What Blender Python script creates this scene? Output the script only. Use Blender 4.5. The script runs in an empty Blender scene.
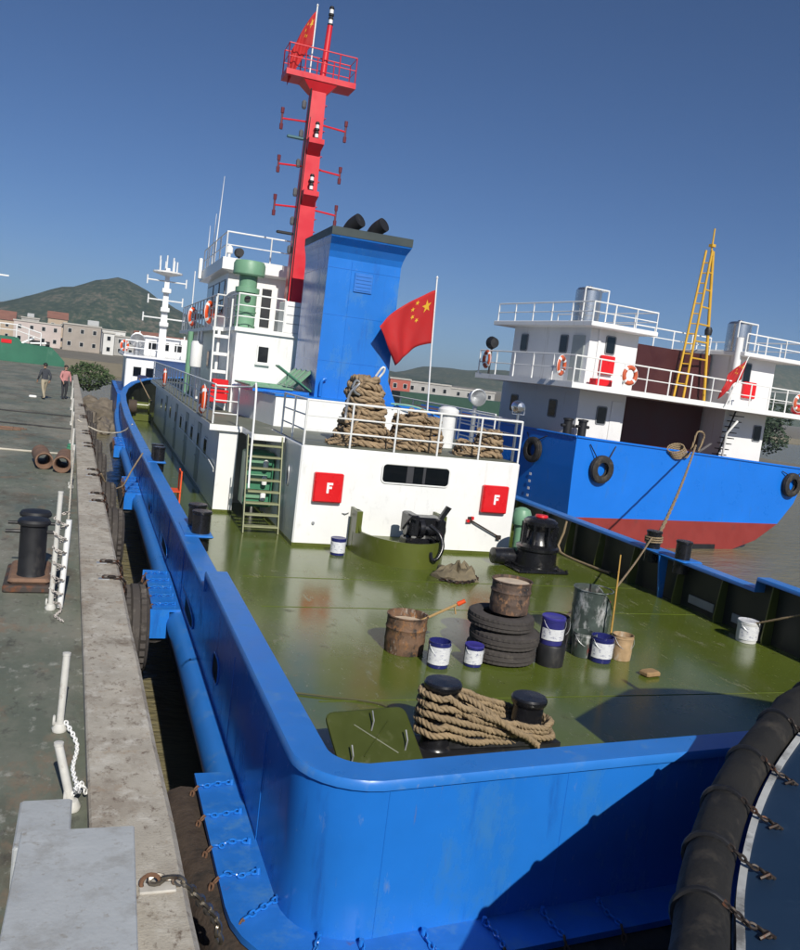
import bpy, math, random
from mathutils import Vector, Matrix
random.seed(7)
R = math.radians
PI = math.pi
sc = bpy.context.scene
C = sc.collection

# ------------------------------------------------------------------ camera
cam_d = bpy.data.cameras.new('camera')
cam = bpy.data.objects.new('camera', cam_d)
C.objects.link(cam)
yaw, pitch, roll = R(19.994), R(6.48), R(6.84)
fwv = Vector((math.sin(yaw) * math.cos(pitch), math.cos(yaw) * math.cos(pitch), -math.sin(pitch)))
r0 = Vector((math.cos(yaw), -math.sin(yaw), 0))
u0 = r0.cross(fwv)
rv = r0 * math.cos(roll) + u0 * math.sin(roll)
uv_ = u0 * math.cos(roll) - r0 * math.sin(roll)
cm = Matrix((rv, uv_, -fwv)).transposed().to_4x4()
cm.translation = Vector((0, 0, 3.7))
cam.matrix_world = cm
cam_d.sensor_fit = 'VERTICAL'
cam_d.sensor_height = 24
cam_d.lens = 857 / 950 * 24
cam_d.clip_start = 0.05
cam_d.clip_end = 9000
sc.camera = cam

# ------------------------------------------------------------------ sky, sun, exposure
SUN = Vector((0.0, -1.0, 0.72)).normalized()
w = bpy.data.worlds.new('World')
sc.world = w
w.use_nodes = True
nt = w.node_tree
sky = nt.nodes.new('ShaderNodeTexSky')
sky.sky_type = 'NISHITA'
sky.sun_disc = False
sky.sun_elevation = math.asin(SUN.z)
sky.sun_rotation = math.atan2(SUN.x, SUN.y)
sky.altitude = 0
sky.air_density = 0.72
sky.dust_density = 0.7
sky.ozone_density = 10.0
bg = nt.nodes['Background']
bg.inputs['Strength'].default_value = 0.066
nt.links.new(sky.outputs[0], bg.inputs[0])
sd = bpy.data.lights.new('sun', 'SUN')
sd.energy = 4.3
sd.angle = R(0.53)
sd.color = (1.0, 0.955, 0.87)
so = bpy.data.objects.new('sun', sd)
C.objects.link(so)
so.rotation_euler = SUN.to_track_quat('Z', 'Y').to_euler()
so.location = (20, -40, 40)
sc.view_settings.view_transform = 'Standard'
sc.view_settings.look = 'None'
sc.view_settings.exposure = 0.14
sc.view_settings.gamma = 1.0
sc.view_settings.use_curve_mapping = False
sc.render.engine = 'CYCLES'
sc.cycles.max_bounces = 6
sc.cycles.diffuse_bounces = 3
sc.cycles.glossy_bounces = 3
sc.cycles.transmission_bounces = 3
sc.cycles.volume_bounces = 0
sc.cycles.use_denoising = True
sc.cycles.sample_clamp_indirect = 4

# ------------------------------------------------------------------ materials
MATS = {}
def mat(name, col, rough=0.5, metal=0.0, var=0.12, vscale=2.5, bump=0.0, bscale=30.0,
        dirt=None, stretch=(1, 1, 1), coat=0.0, spec=0.5):
    """procedural surface. dirt = (colour, coverage 0..1, scale, stretch, roughness)"""
    if name in MATS:
        return MATS[name]
    m = bpy.data.materials.new(name)
    m.use_nodes = True
    n, l = m.node_tree.nodes, m.node_tree.links
    b = n['Principled BSDF']
    b.inputs['Metallic'].default_value = metal
    b.inputs['Specular IOR Level'].default_value = spec
    b.inputs['Coat Weight'].default_value = coat
    b.inputs['Coat Roughness'].default_value = 0.08
    tc = n.new('ShaderNodeTexCoord')
    mp = n.new('ShaderNodeMapping')
    mp.inputs['Scale'].default_value = stretch
    l.new(tc.outputs['Object'], mp.inputs[0])
    no = n.new('ShaderNodeTexNoise')
    no.inputs['Scale'].default_value = vscale
    no.inputs['Detail'].default_value = 6
    no.inputs['Roughness'].default_value = 0.62
    l.new(mp.outputs[0], no.inputs[0])
    mr = n.new('ShaderNodeMapRange')
    mr.inputs[1].default_value = 0.25; mr.inputs[2].default_value = 0.75
    mr.inputs[3].default_value = 1 - var; mr.inputs[4].default_value = 1 + var
    l.new(no.outputs[0], mr.inputs[0])
    mx = n.new('ShaderNodeMix'); mx.data_type = 'RGBA'; mx.blend_type = 'MULTIPLY'
    mx.inputs[0].default_value = 1.0
    mx.inputs[6].default_value = (*col, 1)
    l.new(mr.outputs[0], mx.inputs[7])
    colout = mx.outputs[2]
    rr = n.new('ShaderNodeMapRange')
    rr.inputs[1].default_value = 0.3; rr.inputs[2].default_value = 0.7
    rr.inputs[3].default_value = max(0.02, rough * 0.8); rr.inputs[4].default_value = min(1, rough * 1.25)
    l.new(no.outputs[0], rr.inputs[0])
    rout = rr.outputs[0]
    for d in (dirt or []):
        dcol, cov, dsc, dst, drough = d
        mp2 = n.new('ShaderNodeMapping'); mp2.inputs['Scale'].default_value = dst
        mp2.inputs['Location'].default_value = (3.7 * dsc, 1.3, 5.1 * cov)
        l.new(tc.outputs['Object'], mp2.inputs[0])
        n2 = n.new('ShaderNodeTexNoise'); n2.inputs['Scale'].default_value = dsc
        n2.inputs['Detail'].default_value = 8; n2.inputs['Roughness'].default_value = 0.7
        l.new(mp2.outputs[0], n2.inputs[0])
        r2 = n.new('ShaderNodeMapRange')
        t = 0.72 - 0.42 * cov
        r2.inputs[1].default_value = t - 0.06; r2.inputs[2].default_value = t + 0.10
        l.new(n2.outputs[0], r2.inputs[0])
        m2 = n.new('ShaderNodeMix'); m2.data_type = 'RGBA'
        m2.inputs[7].default_value = (*dcol, 1)
        l.new(colout, m2.inputs[6]); l.new(r2.outputs[0], m2.inputs[0])
        colout = m2.outputs[2]
        m3 = n.new('ShaderNodeMix'); m3.inputs[3].default_value = drough
        l.new(rout, m3.inputs[2]); l.new(r2.outputs[0], m3.inputs[0])
        rout = m3.outputs[0]
    l.new(colout, b.inputs['Base Color'])
    l.new(rout, b.inputs['Roughness'])
    if bump:
        nb = n.new('ShaderNodeTexNoise'); nb.inputs['Scale'].default_value = bscale
        nb.inputs['Detail'].default_value = 5
        l.new(mp.outputs[0], nb.inputs[0])
        bp = n.new('ShaderNodeBump'); bp.inputs['Strength'].default_value = bump
        bp.inputs['Distance'].default_value = 0.02
        l.new(nb.outputs[0], bp.inputs['Height'])
        l.new(bp.outputs[0], b.inputs['Normal'])
    MATS[name] = m
    return m

RUST = (0.16, 0.055, 0.02)
GRIME = (0.10, 0.095, 0.08)
V1 = (1, 1, 0.12)
blue = mat('tug blue paint', (0.016, 0.165, 0.58), 0.22, var=0.09, vscale=1.2, bump=0.22, bscale=1.7,
           dirt=[((0.035, 0.18, 0.48), 0.30, 2.2, (1, 1, 0.5), 0.42), ((0.012, 0.10, 0.40), 0.22, 1.3, (2.5, 2.5, .35), 0.35), ((0.16, 0.24, 0.40), 0.07, 11.0, (1, 1, .3), 0.6), ((0.14, 0.09, 0.07), 0.015, 9.0, (2, 2, .25), 0.7)])
blue_cap = mat('cap rail blue paint', (0.024, 0.175, 0.56), 0.33, var=0.10, vscale=2, bump=.06, bscale=8,
               dirt=[((0.07, 0.21, 0.50), 0.30, 4.0, (1, 1, 1), 0.5), ((0.30, 0.30, 0.28), 0.04, 9.0, (1, 1, 1), 0.7)])
blue_ledge = mat('scuffed blue paint', (0.020, 0.16, 0.55), 0.4, var=0.12, vscale=4,
                 bump=.1, bscale=20, dirt=[((0.06, 0.21, 0.50), 0.35, 4.0, (1, 1, 1), 0.55), (RUST, 0.04, 5.0, (1, 1, 1), 0.8)])
white = mat('white ship paint', (0.80, 0.80, 0.78), 0.32, var=0.04, vscale=1.5, bump=0.05, bscale=2.0,
            dirt=[((0.62, 0.60, 0.55), 0.10, 1.6, (3, 3, 0.25), 0.5), ((0.50, 0.36, 0.24), 0.04, 3.0, (4, 4, .14), .6), ((.66, .66, .64), .2, 7, (1, 1, .5), .5)])
white_rail = mat('white rail paint', (0.78, 0.78, 0.76), 0.4, var=0.06, vscale=9,
                 dirt=[((0.42, 0.30, 0.2), 0.10, 9.0, (1, 1, 1), 0.7)])
olive = mat('olive deck paint', (0.090, 0.119, 0.017), 0.17, var=0.14, vscale=0.7, bump=0.06, bscale=3.0,
            dirt=[((0.105, 0.125, 0.035), 0.38, 0.9, (1, .6, 1), 0.22), ((0.19, 0.19, 0.11), 0.17, 4.0, (1, .35, 1), 0.45),
                  ((0.30, 0.29, 0.22), 0.08, 22.0, (1, .3, 1), 0.6), ((0.055, 0.06, 0.015), 0.14, 2.2, (1, 1, 1), 0.40), ((0.20, 0.12, 0.06), 0.05, 9.0, (1, .6, 1), 0.5), ((0.36, 0.35, 0.30), 0.05, 40.0, (1, .5, 1), 0.6)])
olive_part = mat('olive steel paint', (0.088, 0.105, 0.018), 0.32, var=0.12, vscale=2,
                 dirt=[((0.16, 0.15, 0.08), 0.16, 5, (1, 1, .5), 0.5)])
black_steel = mat('black enamel steel', (0.010, 0.010, 0.012), 0.26, var=0.3, vscale=6, bump=.08, bscale=18,
                  dirt=[((0.06, 0.05, 0.045), 0.14, 7, (1, 1, 1), 0.6)])
black_flat = mat('black flat paint', (0.012, 0.012, 0.014), 0.55, var=0.3, vscale=5,
                 dirt=[((0.05, 0.045, 0.04), 0.2, 4, (1, 1, .5), 0.7)])
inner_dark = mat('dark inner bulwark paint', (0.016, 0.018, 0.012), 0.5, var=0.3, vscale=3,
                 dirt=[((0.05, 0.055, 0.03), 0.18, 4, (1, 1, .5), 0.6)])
rubber = mat('black rubber', (0.020, 0.018, 0.017), 0.75, var=0.3, vscale=7, bump=.3, bscale=40,
             dirt=[((0.085, 0.070, 0.052), 0.32, 5, (1, 1, 1), 0.9)])
rubber_worn = mat('worn grey rubber', (0.052, 0.045, 0.042), 0.85, var=0.25, vscale=8, bump=.3, bscale=40,
                  dirt=[((0.14, 0.12, 0.10), 0.22, 6, (1, 1, 1), 0.9)])
rubber_brown = mat('brown sun faded rubber', (0.060, 0.042, 0.030), 0.85, var=0.3, vscale=8, bump=.4, bscale=30,
                   dirt=[((0.02, 0.018, 0.016), 0.3, 4, (1, 1, 1), 0.9)])
red = mat('red mast paint', (0.62, 0.016, 0.028), 0.35, var=0.08, vscale=2,
          dirt=[((0.45, 0.03, 0.03), 0.2, 4, (1, 1, .3), 0.5)])
red_sign = mat('red hose box paint', (0.66, 0.012, 0.016), 0.3, var=0.05)
green_vent = mat('pale green vent paint', (0.16, 0.32, 0.20), 0.42, var=0.08, vscale=3,
                 dirt=[((0.26, 0.36, 0.24), 0.2, 5, (1, 1, .4), 0.6)])
green_dark = mat('green paint', (0.05, 0.20, 0.11), 0.4, var=0.12)
glass = mat('dark window glass', (0.006, 0.008, 0.010), 0.06, var=0.2, spec=.7)
hole_dark = mat('dark void paint', (0.004, 0.004, 0.005), 0.8, var=0.2)
orange = mat('orange lifebuoy', (0.75, 0.085, 0.015), 0.5, var=0.1)
dullorange = mat('faded lifebuoy orange', (0.55, 0.10, 0.035), 0.6, var=0.15)
steel = mat('stainless steel', (0.60, 0.60, 0.60), 0.26, metal=.95, var=0.08, vscale=3, stretch=(1, 1, .1))
galv = mat('galvanised steel', (0.45, 0.46, 0.47), 0.42, metal=.7, var=0.15, vscale=6)
chain_dark = mat('oily chain', (0.05, 0.04, 0.035), 0.5, metal=.6, var=.3, vscale=20, dirt=[(RUST, .3, 15, (1, 1, 1), .8)])
chain_rust = mat('rusty chain', (0.16, 0.085, 0.05), 0.8, metal=.2, var=.3, vscale=20)
rope_m = mat('tan manila rope', (0.28, 0.205, 0.12), 0.9, var=0.28, vscale=9, bump=.5, bscale=90,
             dirt=[((0.10, 0.07, 0.04), 0.22, 5, (1, 1, 1), .95)])
rope_brown = mat('brown hawser', (0.31, 0.22, 0.13), 0.95, var=0.35, vscale=7, bump=.8, bscale=45,
                 dirt=[((0.055, 0.035, 0.02), 0.30, 5, (1, 1, 1), .95), ((0.30, 0.22, 0.13), .15, 9, (1, 1, 1), .95)])
wood = mat('pale wood', (0.42, 0.27, 0.11), 0.7, var=0.2, vscale=5, stretch=(8, 8, 1))
bamboo = mat('bamboo pole', (0.46, 0.27, 0.06), 0.6, var=0.25, vscale=6)
drum_m = mat('rusty oil drum', (0.15, 0.085, 0.05), 0.7, var=0.35, vscale=5, bump=.2, bscale=40,
             dirt=[((0.02, 0.017, 0.015), 0.40, 7, (1, 1, .8), .7), ((0.34, 0.15, 0.045), .30, 11, (1, 1, .7), .85), ((0.5, 0.46, 0.40), .20, 13, (1, 1, .5), .6)])
drum_m2 = mat('burnt steel drum', (0.10, 0.065, 0.048), 0.7, var=0.35, vscale=6, bump=.2, bscale=40,
              dirt=[((0.02, 0.017, 0.017), 0.42, 7, (1, 1, .9), .7), ((0.34, 0.18, 0.09), .32, 11, (1, 1, .8), .85), ((.45, .42, .38), .12, 14, (1, 1, .5), .6)])
drum_green = mat('dented grey green drum', (0.08, 0.105, 0.095), 0.35, metal=.35, var=0.3, vscale=5, bump=.2, bscale=12,
                 dirt=[((0.60, 0.61, 0.61), 0.36, 7, (1, 1, .4), .5), ((0.03, 0.03, 0.03), .24, 9, (1, 1, .4), .6), ((.28, .02, .02), .14, 11, (1, 1, .3), .5)])
paint_dry = mat('dried cream paint', (0.55, 0.45, 0.34), 0.6, var=0.2, vscale=6, bump=.3, bscale=20)
paint_red = mat('dried red paint', (0.33, 0.03, 0.02), 0.5, var=0.3, vscale=6)
tin_blue = mat('navy paint tin', (0.018, 0.022, 0.13), 0.3, var=0.15, vscale=8)
tin_white = mat('white tin label', (0.66, 0.67, 0.70), 0.45, var=0.1, vscale=14, dirt=[((.02, .03, .18), .30, 19, (1, 1, 2.4), .5), ((.35, .30, .22), .15, 12, (1, 1, .4), .6)])
tin_purple = mat('violet blue lid', (0.045, 0.04, 0.26), 0.35, var=0.15)
tin_tan = mat('rust stained tin', (0.40, 0.27, 0.15), 0.6, var=0.3, vscale=8, dirt=[((.55, .5, .42), .3, 8, (1, 1, .4), .6), ((.16, .06, .03), .2, 8, (1, 1, .3), .8)])
cardboard = mat('brown foam block', (0.30, 0.19, 0.09), 0.9, var=.2, vscale=9)
rag_m = mat('dirty canvas', (0.16, 0.13, 0.08), 0.95, var=.4, vscale=8, bump=.4, bscale=30)
concrete = mat('weathered quay concrete', (0.40, 0.365, 0.305), 0.9, var=0.22, vscale=2.2, bump=0.22, bscale=60,
               dirt=[((0.30, 0.26, 0.21), 0.42, 1.9, (1, .6, 1), .9), ((0.52, 0.49, 0.43), .34, 5, (1, 1, 1), .9), ((.17, .135, .10), .22, 2.6, (1, .7, 1), .9), ((.12, .085, .06), .26, 17, (1, .7, 1), .9), ((.30, .22, .15), .22, 7, (1, .8, 1), .9)])
box_grey = mat('pale grey painted box', (0.40, 0.42, 0.43), 0.62, var=0.08, vscale=3, bump=.1, bscale=35,
               dirt=[((0.32, 0.325, 0.32), .4, 5, (1, 1, 1), .7), ((.25, .23, .20), .2, 16, (1, 1, 1), .8)])
dock_m = mat('worn green quay paint', (0.130, 0.145, 0.108), 0.62, var=0.25, vscale=0.5, bump=.2, bscale=12,
             dirt=[((0.21, 0.205, 0.165), 0.52, 0.55, (1, .5, 1), .8), ((0.10, 0.085, 0.062), 0.34, 1.1, (1, .5, 1), .85),
                   ((0.22, 0.15, 0.10), .24, 2.5, (1, .5, 1), .9), ((0.34, 0.34, .30), .20, 9, (1, .6, 1), .8), ((.05, .045, .04), .22, 6, (1, .6, 1), .8)])
rust_m = mat('rusted steel', (0.19, 0.11, 0.07), 0.85, var=0.3, vscale=6, bump=.3, bscale=30,
             dirt=[((0.10, 0.06, 0.04), .3, 4, (1, 1, 1), .9)])
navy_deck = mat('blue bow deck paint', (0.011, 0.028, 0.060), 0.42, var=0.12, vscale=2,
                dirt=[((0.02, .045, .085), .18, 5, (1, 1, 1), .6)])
b_blue = mat('barge blue paint', (0.010, 0.165, 0.66), 0.3, var=0.07, vscale=.6, bump=.08, bscale=1.2,
             dirt=[((0.04, 0.15, 0.42), .15, .9, (2, 2, .5), .5), (RUST, .02, 4, (1, 1, .3), .7)])
b_red = mat('antifouling red paint', (0.24, 0.028, 0.022), 0.6, var=0.12, vscale=1.2,
            dirt=[((0.15, .03, .025), .25, 1.5, (1, 1, .6), .7)])
b_white = mat('barge white paint', (0.78, 0.78, 0.77), 0.4, var=0.05, vscale=.8,
              dirt=[((0.5, 0.48, 0.44), .15, .9, (3, 3, .3), .6), ((0.38, .24, .15), .03, 2, (3, 3, .15), .7)])
maroon = mat('maroon bulkhead paint', (0.055, 0.012, 0.012), 0.5, var=0.15, vscale=1.5)
yellow = mat('yellow mast paint', (0.62, 0.36, 0.03), 0.5, var=0.1, vscale=4, dirt=[((.35, .16, .04), .15, 4, (1, 1, .4), .7)])
skin = mat('skin', (0.36, 0.21, 0.14), 0.6, var=.05)
hair = mat('black hair', (0.012, 0.010, 0.009), 0.6, var=.2)
jacket = mat('dark grey jacket', (0.045, 0.05, 0.06), 0.9, var=.2)
khaki = mat('khaki cloth', (0.36, 0.31, 0.22), 0.9, var=.15)
pink = mat('pink shirt cloth', (0.50, 0.22, 0.21), 0.9, var=.1)
darkcloth = mat('charcoal trousers', (0.028, 0.028, 0.033), 0.9, var=.2)
shoe = mat('shoe leather', (0.02, 0.017, 0.015), 0.6, var=.2)

def emis(name, col, s):
    m = mat(name, col, .3)
    return m

# ------------------------------------------------------------------ mesh helpers
class MB:
    def __init__(s):
        s.v = []; s.f = []; s.m = []; s.k = 0
    def slot(s, k):
        s.k = k; return s
    def add(s, vs, fs):
        o = len(s.v)
        s.v += [tuple(p) for p in vs]
        for f in fs:
            s.f.append(tuple(i + o for i in f)); s.m.append(s.k)
        return s
    def box(s, x0, x1, y0, y1, z0, z1):
        return s.hexa([(x0, y0, z0), (x1, y0, z0), (x1, y1, z0), (x0, y1, z0), (x0, y0, z1), (x1, y0, z1), (x1, y1, z1), (x0, y1, z1)])
    def hexa(s, p):
        return s.add(p, [(3, 2, 1, 0), (4, 5, 6, 7), (0, 1, 5, 4), (1, 2, 6, 5), (2, 3, 7, 6), (3, 0, 4, 7)])
    def bbox(s, x0, x1, y0, y1, z0, z1, b=0.01):
        """box with chamfered vertical and top edges"""
        b = min(b, (x1 - x0) / 2.2, (y1 - y0) / 2.2, (z1 - z0) / 2.2)
        def ring(i, z):
            return [(x0 + i + b, y0 + i, z), (x1 - i - b, y0 + i, z), (x1 - i, y0 + i + b, z), (x1 - i, y1 - i - b, z),
                    (x1 - i - b, y1 - i, z), (x0 + i + b, y1 - i, z), (x0 + i, y1 - i - b, z), (x0 + i, y0 + i + b, z)]
        return s.loft([ring(b, z0), ring(0, z0 + b), ring(0, z1 - b), ring(b, z1)])
    def loft(s, rings, closed=True, caps=True):
        n = len(rings[0]); vs = [p for r in rings for p in r]; fs = []
        for i in range(len(rings) - 1):
            for j in range(n if closed else n - 1):
                a = i * n + j; b = i * n + (j + 1) % n
                fs.append((a, b, b + n, a + n))
        if caps:
            fs.append(tuple(reversed(range(n)))); o = (len(rings) - 1) * n
            fs.append(tuple(range(o, o + n)))
        return s.add(vs, fs)
    def cyl(s, p0, p1, r0_, r1_=None, n=12, caps=True):
        r1_ = r0_ if r1_ is None else r1_
        p0, p1 = Vector(p0), Vector(p1)
        d = (p1 - p0).normalized()
        a = d.orthogonal().normalized(); b = d.cross(a)
        rings = []
        for p, r in ((p0, r0_), (p1, r1_)):
            rings.append([p + a * r * math.cos(2 * PI * i / n) + b * r * math.sin(2 * PI * i / n) for i in range(n)])
        return s.loft(rings, True, caps)
    def tube(s, path, r, n=8, closed=False, caps=True):
        P = [Vector(p) for p in path]
        rs = r if isinstance(r, (list, tuple)) else [r] * len(P)
        N = len(P); rings = []; a = None
        for i in range(N):
            if closed:
                t = P[(i + 1) % N] - P[i - 1]
            else:
                t = P[min(i + 1, N - 1)] - P[max(i - 1, 0)]
            if t.length < 1e-9: t = Vector((0, 0, 1))
            t.normalize()
            if a is None:
                a = t.orthogonal().normalized()
            a = (a - t * a.dot(t))
            if a.length < 1e-6: a = t.orthogonal()
            a.normalize(); b = t.cross(a)
            rings.append([P[i] + (a * math.cos(2 * PI * j / n) + b * math.sin(2 * PI * j / n)) * rs[i] for j in range(n)])
        if closed:
            rings.append(rings[0]); caps = False
        return s.loft(rings, True, caps)
    def lathe(s, prof, c=(0, 0, 0), n=20, caps=False, axis='z', wob=0.0):
        """prof = [(radius, height)]"""
        rings = []
        for r, h in prof:
            ring = []
            for i in range(n):
                a = 2 * PI * i / n
                q = r * (1 + wob * math.sin(3 * a + h * 4))
                x, y = q * math.cos(a), q * math.sin(a)
                p = (x, y, h) if axis == 'z' else ((h, x, y) if axis == 'x' else (y, h, x))
                ring.append((p[0] + c[0], p[1] + c[1], p[2] + c[2]))
            rings.append(ring)
        return s.loft(rings, True, caps)
    def torus(s, c, Rr, r, axis='z', n=24, k=10, sx=1.0):
        prof = [(Rr + r * math.cos(2 * PI * i / k), r * sx * math.sin(2 * PI * i / k)) for i in range(k + 1)]
        return s.lathe(prof, c, n, False, axis)
    def prism(s, poly, z0, z1):
        return s.loft([[(x, y, z0) for x, y in poly], [(x, y, z1) for x, y in poly]])
    def prism_x(s, poly, x0, x1):
        return s.loft([[(x0, y, z) for y, z in poly], [(x1, y, z) for y, z in poly]])
    def prism_y(s, poly, y0, y1):
        return s.loft([[(x, y1, z) for x, z in poly], [(x, y0, z) for x, z in poly]])
    def xf(s, M, start=0):
        for i in range(start, len(s.v)):
            s.v[i] = tuple(M @ Vector(s.v[i]))
        return s
    def build(s, name, mats, parent=None, label=None, cat=None, group=None, kind=None, smooth=None, local=False, rec=True, merge=False):
        me = bpy.data.meshes.new(name)
        vs = s.v
        if parent is not None and not local:
            Mi = WM[parent.name].inverted()
            vs = [tuple(Mi @ Vector(p)) for p in vs]
        me.from_pydata(vs, [], s.f)
        if not isinstance(mats, (list, tuple)): mats = [mats]
        for m_ in mats: me.materials.append(m_)
        if len(mats) > 1: me.polygons.foreach_set('material_index', s.m)
        if rec or merge: recalc(me, merge)
        if smooth is not None:
            me.polygons.foreach_set('use_smooth', [True] * len(me.polygons))
            if smooth < 180:
                try: me.set_sharp_from_angle(angle=R(smooth))
                except Exception: pass
        o = bpy.data.objects.new(name, me)
        C.objects.link(o)
        if parent is not None:
            o.parent = parent
            WM[o.name] = WM[parent.name]
        else:
            WM[o.name] = Matrix.Identity(4)
        tag(o, label, cat, group, kind)
        return o
import bmesh
def recalc(me, merge=False):
    bm = bmesh.new(); bm.from_mesh(me)
    if merge: bmesh.ops.remove_doubles(bm, verts=bm.verts, dist=1e-4)
    bmesh.ops.recalc_face_normals(bm, faces=bm.faces)
    bm.to_mesh(me); bm.free()
WM = {}
def tag(o, label=None, cat=None, group=None, kind=None):
    if label: o['label'] = label
    if cat: o['category'] = cat
    if group: o['group'] = group
    if kind: o['kind'] = kind
    return o
def empty(name, loc, rz=0.0, label=None, cat=None, group=None):
    o = bpy.data.objects.new(name, None)
    C.objects.link(o)
    o.location = loc; o.rotation_euler = (0, 0, rz)
    o.empty_display_size = .2
    WM[o.name] = Matrix.Translation(Vector(loc)) @ Matrix.Rotation(rz, 4, 'Z')
    return tag(o, label, cat, group)
def copy_tree(o, loc=None, rz=None, parent=None, label=None, group=None):
    c = o.copy(); C.objects.link(c); c.parent = parent
    if loc is not None: c.location = loc
    if rz is not None: c.rotation_euler = (0, 0, rz)
    if label: c['label'] = label
    if group: c['group'] = group
    for ch in list(o.children): copy_tree(ch, parent=c)
    return c
def lerp(a, b, t): return a + (b - a) * t
def ipath(pts, step):
    """resample polyline (Catmull-Rom) at step"""
    P = [Vector(p) for p in pts]
    out = []
    for i in range(len(P) - 1):
        p0 = P[max(i - 1, 0)]; p1 = P[i]; p2 = P[i + 1]; p3 = P[min(i + 2, len(P) - 1)]
        n = max(2, int((p2 - p1).length / step))
        for k in range(n):
            t = k / n
            out.append(0.5 * ((2 * p1) + (p2 - p0) * t + (2 * p0 - 5 * p1 + 4 * p2 - p3) * t * t + (3 * p1 - p0 - 3 * p2 + p3) * t ** 3))
    out.append(P[-1])
    return out
def rope(mb, path, Rr, pitch_=0.16, strands=3, n=6):
    """laid rope: real twisted strands round the path"""
    P = [Vector(p) for p in path]
    a = None; s_ = 0; cols = [[] for _ in range(strands)]
    for i in range(len(P)):
        t = (P[min(i + 1, len(P) - 1)] - P[max(i - 1, 0)])
        t.normalize()
        if a is None: a = t.orthogonal().normalized()
        a = (a - t * a.dot(t)).normalized(); b = t.cross(a)
        if i: s_ += (P[i] - P[i - 1]).length
        for k in range(strands):
            an = 2 * PI * (s_ / pitch_ + k / strands)
            cols[k].append(P[i] + (a * math.cos(an) + b * math.sin(an)) * Rr * 0.52)
    for c in cols: mb.tube(c, Rr * 0.52, n)
    return mb
def chain(mb, path, link=0.06, r=0.009, wid=0.55):
    """chain of oval links along a path"""
    P = [Vector(p) for p in path]
    L = [0]
    for i in range(1, len(P)): L.append(L[-1] + (P[i] - P[i - 1]).length)
    n = max(2, int(L[-1] / (link * 0.78)))
    def at(s_):
        for i in range(1, len(P)):
            if s_ <= L[i] or i == len(P) - 1:
                return P[i - 1].lerp(P[i], (s_ - L[i - 1]) / max(1e-6, L[i] - L[i - 1])), (P[i] - P[i - 1]).normalized()
    for k in range(n):
        c, t = at(L[-1] * (k + .5) / n)
        a = t.orthogonal().normalized(); b = t.cross(a)
        if k % 2: a, b = b, -a
        pts = []
        for j in range(10):
            an = 2 * PI * j / 10
            pts.append(c + t * math.cos(an) * link * .5 + a * math.sin(an) * link * .5 * wid)
        mb.tube(pts, r, 5, closed=True)
    return mb
def railing(mb, path, h=0.92, rows=(1.0, .66, .33), post=1.1, rp=0.024, rr=0.018, posts_at=None, end=True):
    P = [Vector(p) for p in path]
    for q in rows:
        mb.tube([p + Vector((0, 0, h * q)) for p in P], rr if q < 1 else rp, 6)
    for i in range(len(P) - 1):
        d = P[i + 1] - P[i]; n = max(1, round(d.length / post))
        for k in range(n + (1 if i == len(P) - 2 else 0)):
            p = P[i] + d * (k / n)
            mb.cyl(p, p + Vector((0, 0, h)), rp, None, 6)
    return mb
# ================================================================== SETTING
WZ = -1.75        # water level (tug deck is z = 0)
# --- water: one sheet to the horizon
def water_mat():
    m = bpy.data.materials.new('harbour water'); m.use_nodes = True
    n, l = m.node_tree.nodes, m.node_tree.links
    b = n['Principled BSDF']
    b.inputs['Base Color'].default_value = (0.19, 0.165, 0.09, 1)
    b.inputs['Roughness'].default_value = 0.16
    b.inputs['IOR'].default_value = 1.33
    tc = n.new('ShaderNodeTexCoord')
    h = None
    for s_, st, wgt in ((0.9, (1, 2.2, 1), 1.0), (4.0, (1, 2.0, 1), 0.35)):
        mp = n.new('ShaderNodeMapping'); mp.inputs['Scale'].default_value = st
        mp.inputs['Rotation'].default_value = (0, 0, 0.35)
        l.new(tc.outputs['Object'], mp.inputs[0])
        t = n.new('ShaderNodeTexNoise'); t.inputs['Scale'].default_value = s_; t.inputs['Detail'].default_value = 5
        l.new(mp.outputs[0], t.inputs[0])
        k = n.new('ShaderNodeMath'); k.operation = 'MULTIPLY'; k.inputs[1].default_value = wgt
        l.new(t.outputs[0], k.inputs[0])
        if h is None: h = k
        else:
            a = n.new('ShaderNodeMath'); a.operation = 'ADD'
            l.new(h.outputs[0], a.inputs[0]); l.new(k.outputs[0], a.inputs[1]); h = a
    bp = n.new('ShaderNodeBump'); bp.inputs['Strength'].default_value = 0.55; bp.inputs['Distance'].default_value = 0.25
    l.new(h.outputs[0], bp.inputs['Height']); l.new(bp.outputs[0], b.inputs['Normal'])
    return m
mb = MB()
mb.add([(-1500, -60, WZ), (1700, -60, WZ), (1700, 1400, WZ), (-1500, 1400, WZ)], [(0, 1, 2, 3)])
mb.build('water', water_mat(), kind='structure')

# --- quay: green painted apron + concrete coping, heading 1.75 degrees left of the tug
DZ = 0.58         # apron level
CZ = 0.70         # coping top
def dx(y): return 0.20 - 0.0285 * (y - 4.0)        # left edge of the coping
def cx(y): return 0.72 - 0.0312 * (y - 4.0)        # right edge of the coping
ye0, ye1 = -14, 96
mb = MB()
n = 44
for i in range(n):
    a, b = lerp(ye0, ye1, i / n), lerp(ye0, ye1, (i + 1) / n)
    mb.add([(-45, a, DZ), (dx(a) + .02, a, DZ), (dx(b) + .02, b, DZ), (-45, b, DZ)], [(0, 1, 2, 3)])
mb.add([(-45, ye1, DZ), (dx(ye1) + .02, ye1, DZ), (dx(ye1) + .02, ye1, -4), (-45, ye1, -4)], [(0, 1, 2, 3)])
mb.build('quay_apron', dock_m, kind='structure')
cop = empty('quay_coping', (0, 0, 0)); cop['kind'] = 'structure'
ys = [-14, -5.2, 0.4, 6.35, 12.3, 18.2, 24.1, 30.2, 36, 42, 48, 54, 60, 66, 72, 78, 84, 90, 96]
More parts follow.
